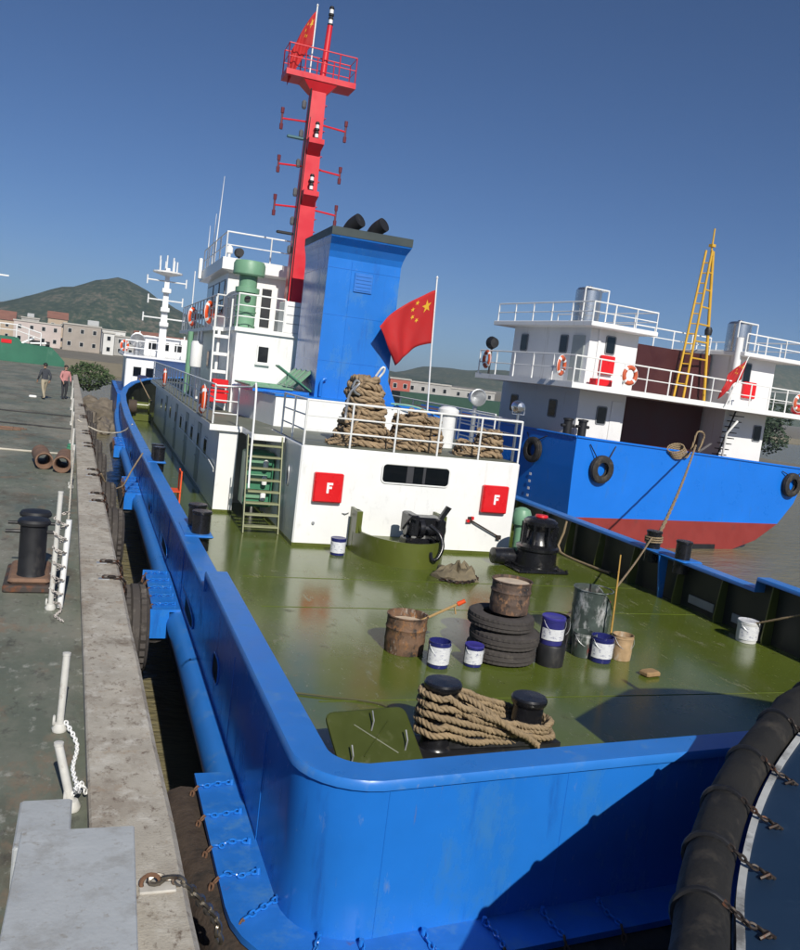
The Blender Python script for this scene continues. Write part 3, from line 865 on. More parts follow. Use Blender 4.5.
for xx, yy in ((6.10, 23.2), (6.78, 23.2)):
    mb = MB(); mb.tube(ipath([(xx, yy, 7.2), (xx + .02, yy, 7.40), (xx + .10, yy - .10, 7.60), (xx + .24, yy - .30, 7.74)], .06), .195, 16)
    ex = mb.build('exhaust_pipe', black_flat, fun, smooth=60)
mb = MB(); mb.prism_y([(FX1 + .005, 2.95), (FX1 + .42, 2.88), (FX1 + .005, 3.75)], 22.3, 22.34); mb.build('funnel_gusset', blue, fun)
mb = MB(); mb.tube(ipath([(5.5, 21.93, 2.95), (5.5, 21.9, 3.35), (5.62, 21.92, 3.42)], .08), .045, 8); mb.build('vent_pipe', blue, fun, smooth=60)
mb = MB(); mb.lathe([(.001, -.06), (.07, -.06), (.07, .0)], (7.05, 21.99, 3.35), 12, axis='y'); mb.build('lamp', black_flat, fun, smooth=40)
# ------------------------------------------------ upper cabin, wheelhouse
mb = MB(); mb.box(3.67, 7.4, 25.2, 38.0, 2.1, 4.46); cab = mb.build('upper_cabin', white, TUG)
mb = MB(); mb.box(3.60, 7.5, 25.12, 27.6, 4.46, 4.58); mb.box(3.28, 7.6, 27.6, 39.6, 4.46, 4.58); bd = mb.build('bridge_deck', white, TUG)
mb = MB(); mb.bbox(4.30, 4.68, 25.16, 25.198, 3.60, 4.14, .012); wf = mb.build('cabin_window', white, cab)
mb = MB(); mb.bbox(4.345, 4.635, 25.145, 25.162, 3.65, 4.09, .01); mb.build('pane', glass, wf)
mb = MB(); mb.box(4.28, 4.70, 25.10, 25.16, 3.56, 3.60); mb.build('sill', white, wf)
for y in (28.5, 31.0, 33.5):
    mb = MB(); mb.bbox(3.645, 3.668, y, y + .6, 3.2, 3.85, .01); wf = mb.build('cabin_window', white_rail, cab)
    mb = MB(); mb.bbox(3.635, 3.648, y + .05, y + .55, 3.25, 3.80, .01); mb.build('pane', glass, wf)
# wheelhouse
mb = MB(); mb.box(3.62, 7.4, 27.7, 33.2, 4.58, 6.30); wh = mb.build('wheelhouse', white, TUG)
mb = MB(); mb.loft([[(3.62, 27.6, 6.30), (7.4, 27.6, 6.30), (7.4, 33.4, 6.30), (3.62, 33.4, 6.30)], [(3.36, 27.35, 6.36), (7.5, 27.35, 6.36), (7.5, 33.9, 6.36), (3.36, 33.9, 6.36)],
                    [(3.36, 27.35, 6.72), (7.5, 27.35, 6.72), (7.5, 33.9, 6.72), (3.36, 33.9, 6.72)]])
wr = mb.build('wheelhouse_roof', white, TUG)
for y0_, y1_ in ((28.2, 29.3), (29.6, 30.9), (31.2, 32.9)):
    mb = MB(); mb.box(3.60, 3.622, y0_, y1_, 5.02, 6.12); wf = mb.build('bridge_window', mat('window frame grey', (.2, .21, .22), .4), wh)
    mb = MB(); mb.box(3.588, 3.602, y0_ + .05, y1_ - .05, 5.08, 6.06); mb.build('pane', glass, wf)
mb = MB(); mb.box(4.72, 5.02, 27.675, 27.702, 4.75, 5.95); d = mb.build('bridge_door', mat('dark doorway', (.02, .022, .025), .4), wh)
mb = MB(); mb.tube(ipath([(5.62, 27.5, 4.6), (5.62, 27.5, 5.75), (5.52, 27.5, 5.85), (5.42, 27.5, 5.72)], .08), .05, 8); mb.build('gooseneck_vent', mat('grey pipe paint', (.16, .19, .17), .5), TUG, smooth=60)
mb = MB(); mb.bbox(5.0, 5.82, 25.2, 26.1, 4.585, 5.5, .02); lk = mb.build('deck_locker', white, TUG)
for z in (4.85, 5.1, 5.35):
    b = MB(); b.box(5.08, 5.74, 25.19, 25.199, z, z + .02); b.build('locker_slit', mat('grey mullion2', (.3, .3, .3), .5), lk)
mb = MB(); mb.bbox(5.05, 5.4, 26.4, 26.9, 4.585, 5.25, .02); mb.build('vent_box', mat('grey equipment paint', (.42, .44, .43), .5), TUG)
# rails
mb = MB(); railing(mb, [(3.36, 39.4, 4.58), (3.36, 27.7, 4.58), (3.66, 27.7, 4.58)], 1.0, post=.95)
mb.build('bridge_deck_railing', white_rail, TUG, smooth=60)
mb = MB(); railing(mb, [(3.66, 27.6, 4.58), (3.66, 25.2, 4.58), (5.0, 25.2, 4.58)], .95, post=1.1); mb.build('bridge_deck_railing', white_rail, TUG, smooth=60)
mb = MB(); railing(mb, [(3.45, 33.6, 6.72), (3.45, 27.45, 6.72), (6.2, 27.45, 6.72)], .78, rows=(1, .5), post=1.5); mb.build('roof_railing', white_rail, TUG, smooth=60)
# green mushroom ventilator by the wheelhouse
mb = MB(); c = (4.02, 26.2, 0)
mb.lathe([(.32, 4.58), (.33, 4.62), (.30, 4.64), (.30, 5.05), (.325, 5.06), (.325, 5.10), (.30, 5.11), (.30, 5.62), (.36, 5.64), (.36, 5.78), (.27, 5.80), (.27, 6.12), (.44, 6.13), (.47, 6.17), (.47, 6.46), (.42, 6.56), (.001, 6.58)], c, 24)
gv = mb.build('mushroom_ventilator', green_vent, TUG, smooth=35)
mb = MB(); mb.lathe([(.001, -.36), (.09, -.36), (.09, -.30)], (4.0, 26.2, 5.45), 12, axis='y'); mb.tube([(3.92, 25.83, 5.45), (4.08, 25.83, 5.5)], .02, 6); mb.build('hand_wheel', black_flat, gv)
for a in range(6):
    mb = MB(); x_, y_ = 4.02 + .31 * math.cos(a), 26.2 + .31 * math.sin(a); mb.cyl((x_, y_, 4.6), (x_, y_, 4.68), .015, None, 6); mb.build('bolt', black_flat, gv)
# searchlight, horn, speaker and whips on the roof
mb = MB(); mb.lathe([(.001, -.12), (.13, -.12), (.15, .1), (.13, .12), (.001, .1)], (3.86, 27.5, 6.92), 14, axis='y'); mb.cyl((3.86, 27.5, 6.72), (3.86, 27.5, 6.82), .03, None, 8); mb.build('searchlight', black_flat, TUG, smooth=40)
for (x, y, h_, lean) in ((3.45, 30.5, 3.0, .10), (3.5, 31.6, 1.9, .02), (3.45, 32.6, 1.6, .0)):
    mb = MB(); mb.tube([(x, y, 6.7), (x + lean * .3, y, 6.7 + h_ * .3), (x + lean, y, 6.7 + h_)], [.035, .022, .008], 6); mb.build('whip_antenna', white_rail, TUG, smooth=60)
mb = MB(); mb.lathe([(.001, 6.72), (.05, 6.72), (.05, 7.0), (.11, 7.04), (.11, 7.2), (.03, 7.3), (.001, 7.32)], (3.75, 29.0, 0), 12); mb.build('antenna_dome', white, TUG, smooth=40)
mb = MB(); mb.bbox(3.22, 3.34, 33.0, 33.2, 6.4, 7.15, .02); mb.build('side_light', white, TUG)
# port pillars, frame and lockers amidships
for y in (26.3, 30.8, 31.8):
    mb = MB(); mb.cyl((3.32, y, 2.1), (3.32, y, 4.46), .05, None, 10); mb.build('pillar', white, TUG, smooth=60)
mb = MB(); mb.cyl((3.2, 33.5, 2.1), (3.2, 33.5, 4.46), .11, None, 12); mb.build('pillar', green_vent, TUG, smooth=60)
mb = MB(); mb.lathe([(.001, 0), (.19, .02), (.2, .08), (.2, .8), (.17, .88), (.001, .9)], (3.1, 30.0, 3.2), 14); mb.build('liferaft_canister', white, TUG, smooth=40)
# ladder to the bridge deck
mb = MB()
for x in (3.14, 3.60):
    mb.tube([(x, 25.7, 2.1), (x, 26.05, 4.5), (x, 26.05, 5.4)], .028, 6)
for k in range(4):
    z = 2.65 + k * .52; mb.bbox(3.15, 3.59, 25.76 + (z - 2.1) * .14, 25.98 + (z - 2.1) * .14, z, z + .10, .01)
mb.build('bridge_ladder', white_rail, TUG)
mb = MB(); mb.bbox(3.02, 3.58, 25.1, 25.5, 2.35, 2.62, .02); mb.bbox(3.0, 3.60, 25.08, 25.52, 2.64, 2.72, .02); mb.bbox(3.12, 3.58, 25.15, 25.5, 2.78, 3.02, .02)
mb.build('red_fire_box', red_sign, TUG)
# ------------------------------------------------ mast
mx_, my_ = 5.52, 26.4
mb = MB()
def ringm(z, w_, d): return [(mx_ - w_ + (z - 5.5) * 0.006, my_ - d, z), (mx_ + w_ + (z - 5.5) * 0.006, my_ - d, z), (mx_ + w_ + (z - 5.5) * 0.006, my_ + d, z), (mx_ - w_ + (z - 5.5) * 0.006, my_ + d, z)]
mb.loft([ringm(4.58, .30, .34), ringm(5.5, .29, .32), ringm(11.9, .21, .22)])
mast = mb.build('mast', red, TUG)
zt_ = 12.02
mb = MB(); mb.box(mx_ - 1.02, mx_ + 1.08, my_ - .38, my_ + .42, zt_, zt_ + .16); mb.loft([[(mx_ - .5, my_ - .36, zt_ - .003), (mx_ + .55, my_ - .36, zt_ - .003), (mx_ + .55, my_ + .36, zt_ - .003), (mx_ - .5, my_ + .36, zt_ - .003)], [(mx_ - .2, my_ - .2, zt_ - .3), (mx_ + .26, my_ - .2, zt_ - .3), (mx_ + .26, my_ + .2, zt_ - .3), (mx_ - .2, my_ + .2, zt_ - .3)]])
pf = mb.build('mast_platform', red, TUG)
mb = MB(); railing(mb, [(mx_ - .99, my_ - .35, zt_ + .16), (mx_ + 1.05, my_ - .35, zt_ + .16), (mx_ + 1.05, my_ + .39, zt_ + .16), (mx_ - .99, my_ + .39, zt_ + .16), (mx_ - .99, my_ - .35, zt_ + .16)], .72, rows=(1, .5), post=.52, rp=.018, rr=.014)
mb.build('platform_railing', red, pf, smooth=60)
mb = MB(); mb.cyl((mx_ + .13, my_, zt_ + .1), (mx_ + .20, my_, zt_ + 1.72), .10, .085, 10); tm = mb.build('topmast', red, pf, smooth=60)
def nav_light(x, y, z, par, s_=1.0):
    b = MB()
    for k in range(2):
        zz = z + k * .26 * s_
        b.slot(0).lathe([(.001, zz), (.075 * s_, zz), (.075 * s_, zz + .05 * s_), (.045 * s_, zz + .055 * s_)], (x, y, 0), 10)
        b.slot(1).lathe([(.055 * s_, zz + .056 * s_), (.055 * s_, zz + .16 * s_)], (x, y, 0), 10)
        b.slot(0).lathe([(.06 * s_, zz + .161 * s_), (.075 * s_, zz + .18 * s_), (.05 * s_, zz + .24 * s_), (.001, zz + .245 * s_)], (x, y, 0), 10)
    return b.build('navigation_light', [black_flat, white_letter], par, smooth=40)
nav_light(mx_ + .205, my_, zt_ + 1.72, tm, 1.1)
for z in (8.7, 10.2):
    b = MB(); b.loft([[(mx_ - .16, my_ - .26, z - .28), (mx_ + .2, my_ - .26, z - .28), (mx_ + .2, my_ - .25, z - .26), (mx_ - .16, my_ - .25, z - .26)],
                      [(mx_ - .2, my_ - .62, z), (mx_ + .26, my_ - .62, z), (mx_ + .26, my_ - .2, z), (mx_ - .2, my_ - .2, z)],
                      [(mx_ - .2, my_ - .62, z + .14), (mx_ + .26, my_ - .62, z + .14), (mx_ + .26, my_ - .2, z + .14), (mx_ - .2, my_ - .2, z + .14)]])
    sh = b.build('light_shelf', red, mast)
    nav_light(mx_ + .04, my_ - .45, z + .14, sh, 1.0)
for z, L_, hb_ in ((8.35, .95, .62), (9.55, .95, .5), (10.85, .98, .62)):
    for sg in (-1, 1):
        xo = mx_ + .03 + sg * L_
        b = MB(); b.cyl((mx_ + sg * .2, my_, z + .05), (xo, my_, z), .028, None, 6); arm = b.build('yardarm', red, mast)
        b = MB(); b.cyl((xo, my_, z - hb_ / 2), (xo, my_, z + hb_ / 2), .03, None, 6)
        b.lathe([(.05, z - hb_ / 2), (.055, z - hb_ / 2 + .16)], (xo, my_, 0), 8, True); b.lathe([(.05, z + hb_ / 2 - .16), (.055, z + hb_ / 2)], (xo, my_, 0), 8, True)
        b.build('signal_lamp', mat('dark red lamp', (.14, .02, .03), .5), arm)
b = MB(); b.bbox(mx_ - .75, mx_ - .23, my_ - .06, my_ + .06, 10.35, 10.43, .02); b.build('scanner_bar', mat('teal grey', (.05, .14, .16), .5), mast)
b = MB(); b.bbox(mx_ - .78, mx_ - .27, my_ - .06, my_ + .06, 7.55, 7.63, .02); b.build('scanner_bar', black_flat, mast)
for k in range(16):
    z = 5.9 + k * .37
    b = MB(); b.tube([(mx_ + .27 - k * .003, my_ - .1, z), (mx_ + .38 - k * .003, my_ - .1, z), (mx_ + .38 - k * .003, my_ + .15, z), (mx_ + .27 - k * .003, my_ + .15, z)], .012, 5)
    b.build('rung', red, mast)
for k in range(6):
    z = 7.0 + k * .85
    b = MB(); b.lathe([(.05, z), (.07, z + .05), (.07, z + .2), (.03, z + .25)], (mx_ - .33, my_, 0), 8, True); b.build('lamp', mat('lamp grey', (.10, .10, .11), .5), mast)
# ------------------------------------------------ boat deck fittings (starboard)
mb = MB(); mb.lathe([(.20, 2.1), (.20, 2.9), (.26, 2.92), (.26, 3.05), (.15, 3.12), (.001, 3.13)], (8.2, 19.6, 0), 16); mb.build('white_ventilator', white, TUG, smooth=35)
mb = MB(); mb.lathe([(.16, -.35), (.24, -.30), (.30, .0), (.34, .14), (.30, .15), (.26, -.02), (.001, -.2)], (9.05, 19.9, 3.42), 18, axis='y')
mb.v = [(9.05 + (x - 9.05) * .66, 19.9 - (y - 19.9) * .66, 3.42 + (z - 3.42) * .66) for x, y, z in mb.v]
mb.cyl((9.05, 19.95, 2.1), (9.05, 19.95, 3.2), .06, None, 8); mb.build('cowl_vent', galv, TUG, smooth=45)
mb = MB(); mb.lathe([(.001, -.2), (.14, -.17), (.2, .0), (.21, .16), (.19, .17), (.001, .1)], (9.0, 17.45, 3.35), 16, axis='y'); mb.v = [(9 + (x - 9) * .68, 17.45 + (y - 17.45) * .68, 3.35 + (z - 3.35) * .68) for x, y, z in mb.v]; mb.cyl((9.0, 17.45, 2.1), (9.0, 17.45, 3.2), .035, None, 8); mb.tube([(8.85, 17.45, 3.35), (8.85, 17.45, 3.18), (9.15, 17.45, 3.18), (9.15, 17.45, 3.35)], .012, 6); mb.build('deck_searchlight', steel, TUG, smooth=45)
mb = MB(); mb.bbox(8.1, 8.75, 20.9, 21.25, 2.11, 2.7, .03); mb.build('blue_locker', blue, TUG)
mb = MB(); mb.tube(ipath([(7.35, 21.2, 2.97), (7.6, 21.5, 2.98), (8.1, 21.45, 2.95), (8.5, 21.3, 2.83), (8.1, 21.2, 2.93), (7.7, 21.15, 2.99), (7.3, 21.4, 2.98)], .08), .022, 6); hose = mb.build('green_hose', mat('pale green hose', (.22, .45, .36), .6), TUG, smooth=60)
# ------------------------------------------------ main deck fittings
# towing hook tub against the house
mb = MB(); cx_, cy_ = 6.16, 16.75
ins = []; outr = []
for k in range(25):
    a = PI + PI * k / 24
    h_ = .50 if 3 < k < 21 else (.90 if (k <= 1 or k >= 23) else .50)
    ins.append((cx_ + .90 * math.cos(a), cy_ + 1.32 * math.sin(a), h_)); outr.append((cx_ + .95 * math.cos(a), cy_ + 1.38 * math.sin(a), h_))
rings = [[(o[0], o[1], 0), (o[0], o[1], o[2]), (i_[0], i_[1], i_[2]), (i_[0], i_[1], 0)] for o, i_ in zip(outr, ins)]
mb.loft(rings)
tub = mb.build('towing_tub', olive_part, TUG, smooth=30)
for sg in (-1, 1):
    mb = MB(); x = cx_ + sg * .93; mb.box(x - .025, x + .025, cy_ + .002, 17.04, 0, .90); mb.box(x - .06, x + .06, cy_ - .3, cy_, .45, .90); mb.build('side_plate', olive_part, tub)
mb = MB(); mb.lathe([(.001, .30), (.85, .30)], (cx_, cy_, 0), 24); mb.build('tub_floor', olive_part, tub)
mb = MB()
mb.bbox(6.14, 6.34, 15.9, 16.5, .55, .98, .03); mb.bbox(6.72, 6.9, 15.85, 16.5, .48, .92, .03); mb.bbox(6.3, 6.76, 16.0, 16.4, .72, .93, .03)
mb.lathe([(.001, 6.1), (.14, 6.1), (.14, 6.95), (.001, 6.95)], (0, 16.1, .68), 14, axis='x')
mb.lathe([(.001, 6.36), (.2, 6.36), (.2, 6.46), (.001, 6.46)], (0, 16.05, .70), 14, axis='x')
mb.tube([(6.2, 16.1, .3), (6.2, 16.2, .6)], .09, 8); mb.tube([(6.82, 16.1, .3), (6.82, 16.2, .55)], .09, 8)
mb.bbox(6.1, 6.95, 15.95, 16.35, .28, .5, .03)
hk = mb.build('towing_hook', black_steel, TUG, smooth=35)
mb = MB(); mb.tube(ipath([(6.5, 15.75, .82), (6.66, 15.6, .68), (6.72, 15.5, .45), (6.60, 15.42, .22), (6.48, 15.42, .20), (6.45, 15.45, .34)], .05), .042, 8); mb.build('hook_jaw', black_steel, hk, smooth=60)
mb = MB(); mb.hexa([(6.8, 16.1, .85), (6.9, 16.1, .85), (6.9, 16.2, .85), (6.8, 16.2, .85), (6.98, 16.1, 1.18), (7.08, 16.1, 1.14), (7.08, 16.18, 1.14), (6.98, 16.18, 1.18)]); mb.build('release_lever', black_steel, hk)
mb = MB(); mb.tube(ipath([(5.98, 15.9, .7), (6.1, 15.75, .98), (6.24, 15.75, .95)], .06), .025, 6); mb.build('lever', black_steel, hk, smooth=60)
# capstan
c = (9.05, 15.85, 0)
mb = MB(); mb.lathe([(.50, .06), (.50, .10), (.44, .11), (.42, .40), (.46, .44), (.46, .50), (.34, .56), (.27, .70), (.26, .84), (.33, .94), (.36, .97), (.36, 1.04), (.30, 1.09), (.18, 1.12), (.001, 1.13)], c, 26)
cp = mb.build('capstan', black_steel, TUG, smooth=32)
mb = MB(); mb.bbox(c[0] - .62, c[0] + .55, c[1] - .5, c[1] + .55, .003, .06, .02); mb.build('capstan_base', black_steel, cp)
for k in range(8):
    a = 2 * PI * k / 8
    b = MB(); b.box(-.02, .02, .30, .40, .52, .98); b.xf(Matrix.Translation(Vector(c)) @ Matrix.Rotation(a, 4, 'Z')); b.build('whelp', black_steel, cp)
for k in range(6):
    for yy in (-.47, .5):
        b = MB(); b.cyl((c[0] - .55 + k * .21, c[1] + yy, .06), (c[0] - .55 + k * .21, c[1] + yy, .10), .028, None, 6); b.build('bolt', black_steel, cp)
mb = MB(); mb.lathe([(.001, 1.18), (.13, 1.17), (.14, 1.13)], c, 14); mb.build('cap', red_sign, cp, smooth=40)
mb = MB(); mb.lathe([(.001, -.3), (.17, -.28), (.18, .2), (.14, .24), (.001, .25)], (c[0] - .62, c[1] + .25, .2), 14, axis='x'); mb.build('drive_motor', black_steel, cp, smooth=40)
# green mushroom vent at the house corner
mb = MB(); mb.lathe([(.13, 0), (.13, .62), (.16, .64), (.16, .66), (.21, .68), (.23, .76), (.23, .90), (.18, 1.02), (.08, 1.07), (.001, 1.08)], (9.42, 17.4, 0), 18); mb.build('deck_ventilator', green_vent, TUG, smooth=40)
# stern twin bollard
BA, BB = (3.50, 7.62), (4.60, 7.78)
mb = MB(); d = (Vector(BB) - Vector(BA)).normalized(); q = Vector((-d.y, d.x)) * .25
e0 = Vector(BA) - d * .3; e1 = Vector(BB) + d * .3
mb.prism([tuple(e0 - q), tuple(e1 - q), tuple(e1 + q), tuple(e0 + q)], .004, .05)
bolp = mb.build('stern_bollard_base', black_flat, TUG)
for (x, y), hh in ((BA, .73), (BB, .49)):
    b = MB(); b.lathe([(.185, .05), (.165, .08), (.165, hh - .1), (.185, hh - .075), (.195, hh - .05), (.195, hh - .02), (.18, hh), (.001, hh + .005)], (x, y, 0), 24); b.build('bollard_post', black_steel, bolp, smooth=35)
b = MB(); b.bbox(3.55, 4.55, 7.48, 7.92, .05, .20, .02); b.build('bollard_web', black_flat, bolp)
# olive hatch lid standing propped open by the port quarter
def roundpoly(p, r, n=4):
    out = []
    for i in range(len(p)):
        a, b, c_ = Vector(p[i - 1]), Vector(p[i]), Vector(p[(i + 1) % len(p)])
        u = (a - b).normalized() * r + b; v_ = (c_ - b).normalized() * r + b
        for k in range(n + 1):
            t = k / n; out.append(tuple((1 - t) ** 2 * u + 2 * t * (1 - t) * b + t * t * v_))
    return out
mb = MB(); mb.prism([(2.36, 7.02), (3.12, 7.12), (3.06, 7.62), (2.30, 7.52)], .003, .10); hb = mb.build('hatch_coaming', olive_part, TUG)
HM = Matrix.Translation(Vector((2.34, 6.98, .06))) @ Matrix.Rotation(R(8), 4, 'Z') @ Matrix.Rotation(R(34), 4, 'X')
rp_ = roundpoly([(0, 0), (.86, 0), (.86, .68), (0, .68)], .10)
rq_ = roundpoly([(.012, .012), (.848, .012), (.848, .668), (.012, .668)], .10)
mb = MB(); mb.loft([[(x, y, 0) for x, y in rp_], [(x, y, .026) for x, y in rp_], [(x, y, .032) for x, y in rq_]]); mb.xf(HM); hl = mb.build('hatch_lid', mat('dark olive lid paint', (.046, .058, .010), .35, var=.15, vscale=3, dirt=[((.09, .10, .04), .2, 6, (1, 1, 1), .5)]), hb)
mb = MB()
for q0, q1 in (((.26, .18), (.62, .52)), ((.62, .18), (.26, .52))): mb.tube([(q0[0], q0[1], .034), (q1[0], q1[1], .034)], .010, 6)
mb.xf(HM); mb.build('cross_mark', MATS['dark olive lid paint'], hl)
for x, y in ((.42, .44), (.70, .20), (.10, .10)):
    mb = MB(); mb.tube([(x, y, .03), (x + .02, y + .06, .10), (x + .03, y + .16, .12)], .008, 6); mb.xf(HM); mb.build('dog_rod', galv, hl)
mb = MB(); mb.tube(ipath([(5.21, 26.07, 4.7), (5.24, 26.10, 8), (5.31, 26.16, 11.8)], .5), .02, 6); mb.tube(ipath([(5.29, 26.07, 4.7), (5.30, 26.10, 8), (5.37, 26.17, 11.0)], .5), .014, 6); mb.build('mast_cable', black_flat, mast, smooth=60)
# ================================================================== THINGS ON THE TUG
# ropes ------------------------------------------------------------
mb = MB()
def wrap(c, r, z0, turns, dz, ph=0.0, n=26):
    out = []
    for k in range(int(turns * n) + 1):
        a = ph + 2 * PI * k / n
        out.append(Vector((c[0] + r * math.cos(a) + random.uniform(-.004, .004), c[1] + r * math.sin(a) + random.uniform(-.004, .004), z0 + dz * k / n)))
    return out
RR = .037
pth = []
for k in range(5):
    z = .13 + k * .078
    # turns round both posts (racetrack), slanting from the tall post down to the short one
    n_ = 12
    for j in range(n_ + 1):
        a = PI / 2 + PI * j / n_
        pth.append(Vector((BA[0] + .215 * math.cos(a), BA[1] + .215 * math.sin(a), z + .10 + .02 * k)))
    for j in range(1, 8):
        t = j / 8; s_ = (k % 2) * .03
        sag = -.04 * math.sin(PI * t)
        pth.append(Vector((lerp(BA[0], BB[0], t), lerp(BA[1] - .215, BB[1] - .22, t) + s_ * math.sin(PI * t) - .02 * k * math.sin(PI * t), lerp(z + .1 + .02 * k, .10 + k * .035, t) + sag)))
    for j in range(n_ + 1):
        a = -PI / 2 + PI * j / n_
        pth.append(Vector((BB[0] + (.215 + .012 * k) * math.cos(a), BB[1] + (.215 + .012 * k) * math.sin(a), .10 + k * .035)))
    for j in range(1, 8):
        t = j / 8
        pth.append(Vector((lerp(BB[0], BA[0], t), lerp(BB[1] + .22, BA[1] + .215, t), lerp(.10 + k * .035, z + .2, t))))
pth2 = []
for i, p in enumerate(pth):
    pth2.append(p + Vector((random.uniform(-.012, .012), random.uniform(-.012, .012), random.uniform(-.014, .014))))
rope(mb, ipath(pth2, .035), RR, .17)
# crossing turn thrown diagonally over the front
rope(mb, ipath([(BA[0] + .10, BA[1] + .22, .56), (BA[0] + .34, BA[1] - .02, .52), (BA[0] + .55, BA[1] - .22, .40), (BA[0] + .8, BA[1] - .26, .26), (BB[0] - .05, BB[1] - .27, .15), (BB[0] + .2, BB[1] - .22, .12), (BB[0] + .30, BB[1], .10)], .03), RR, .17)
rope(mb, ipath([(BA[0] + .02, BA[1] + .24, .52), (BA[0] + .40, BA[1] + .06, .47), (BA[0] + .62, BA[1] - .16, .34), (BA[0] + .88, BA[1] - .20, .22), (BB[0], BB[1] - .31, .07)], .03), RR, .17)
mb.build('mooring_rope', rope_m, None, 'thick tan rope wound in turns round the black twin bollard at the stern', 'rope', smooth=60)
# thin rope lying on the deck by the port bulwark
mb = MB(); mb.tube(ipath([(1.75, 10.0, .015), (2.1, 9.6, .015), (2.3, 9.7, .02), (2.15, 9.25, .015), (2.6, 9.05, .015), (3.3, 8.75, .015), (3.42, 8.1, .015)], .1), .012, 6)
mb.build('deck_line', mat('olive stained cord', (.07, .07, .03), .8), None, 'thin dark line lying on the olive deck near the port bulwark', 'rope', smooth=60)
# big hawser heaps on the boat deck
def hawser(name, layers, label):
    """layers = [(cx, cy, z, half x, half y, strand radius)] closed loops of rope"""
    mb = MB()
    for (cx_, cy_, z, hx, hy, r) in layers:
        pts = []
        ph = random.uniform(0, 6)
        for k in range(40):
            a = 2 * PI * k / 40
            ex = math.copysign(abs(math.cos(a)) ** .75, math.cos(a)) * hx
            ey = math.copysign(abs(math.sin(a)) ** .75, math.sin(a)) * hy
            pts.append(Vector((cx_ + ex * (1 + .05 * math.sin(2 * a + ph)), cy_ + ey, z + .035 * math.sin(3 * a + ph) + random.uniform(-.012, .012))))
        pts.append(pts[0])
        rope(mb, ipath(pts, .06), r, .55, 3, 6)
    return mb.build(name, rope_brown, None, label, 'rope', 'hawser coils on the boat deck', smooth=60)
L_ = []
for k in range(11):
    z = 2.19 + k * .135
    hx = (.60, .57, .52, .45, .40, .38, .37, .36, .35, .30, .22)[k] + random.uniform(-.012, .012)
    cxk = 5.58 + random.uniform(-.05, .05) - (.04 * k / 10)
    L_.append((cxk, 18.1, z, hx, .42, .082))
    L_.append((cxk + random.uniform(-.02, .02), 18.1, z + .02, hx - .16, .26, .075))
hawser('hawser_coil', L_, 'tall brown heap of coiled hawser behind the aft railing of the deckhouse roof')
L_ = []
for k in range(6):
    z = 2.18 + k * .125
    L_.append((6.60, 18.0, z, .28 + random.uniform(-.03, .03), .34, .075))
    L_.append((7.08, 18.0, z, .30 + random.uniform(-.03, .03) - .02 * k, .34, .075))
L_.append((6.78, 17.95, 2.95, .14, .2, .07))
hawser('hawser_coil', L_, 'low brown bundle of coiled hawser standing to the right of the tall rope heap')
L_ = []
for k in range(3):
    L_.append((8.05, 17.8, 2.17 + k * .11, .30 - .04 * k, .3, .055))
for k in range(4):
    L_.append((8.62, 18.0, 2.17 + k * .16, .28 - .03 * k, .3, .085))
hawser('hawser_coil', L_, 'small brown coil of hawser in the starboard corner of the deckhouse roof')
mb = MB()
rope(mb, ipath([(4.75, 18.0, 2.15), (5.0, 17.7, 2.2), (5.25, 17.6, 2.55), (5.35, 17.75, 3.0), (5.38, 18.0, 3.5)], .05), .05, .2)
rope(mb, ipath([(4.7, 17.6, 2.15), (5.0, 17.45, 2.15), (5.3, 17.5, 2.2), (5.2, 17.8, 2.3), (4.8, 17.9, 2.16)], .05), .05, .2)
mb.build('loose_rope', rope_brown, None, 'loose brown rope end trailing off the left side of the tall hawser heap', 'rope', smooth=60)
mb = MB()
P_ = ipath([(5.16, 17.8, 3.35), (5.22, 17.75, 3.52), (5.36, 17.72, 3.38), (5.30, 17.7, 3.22), (5.18, 17.72, 3.30), (5.28, 17.7, 3.45), (5.1, 17.75, 3.2), (5.05, 17.7, 2.7)], .05)
mb.tube(P_, .03, 6); mb.build('wire_sling', galv, None, 'grey wire sling hung on the left shoulder of the tall hawser heap', 'sling', smooth=60)
mb = MB(); mb.tube(ipath([(5.72, 18.0, 3.66), (5.80, 17.9, 3.84), (5.86, 17.9, 3.86), (5.87, 17.95, 3.76), (5.80, 18.0, 3.64)], .05), .026, 8)
mb.build('white_shackle', white_rail, None, 'white shackle standing on top of the tall hawser heap', 'shackle', smooth=60)
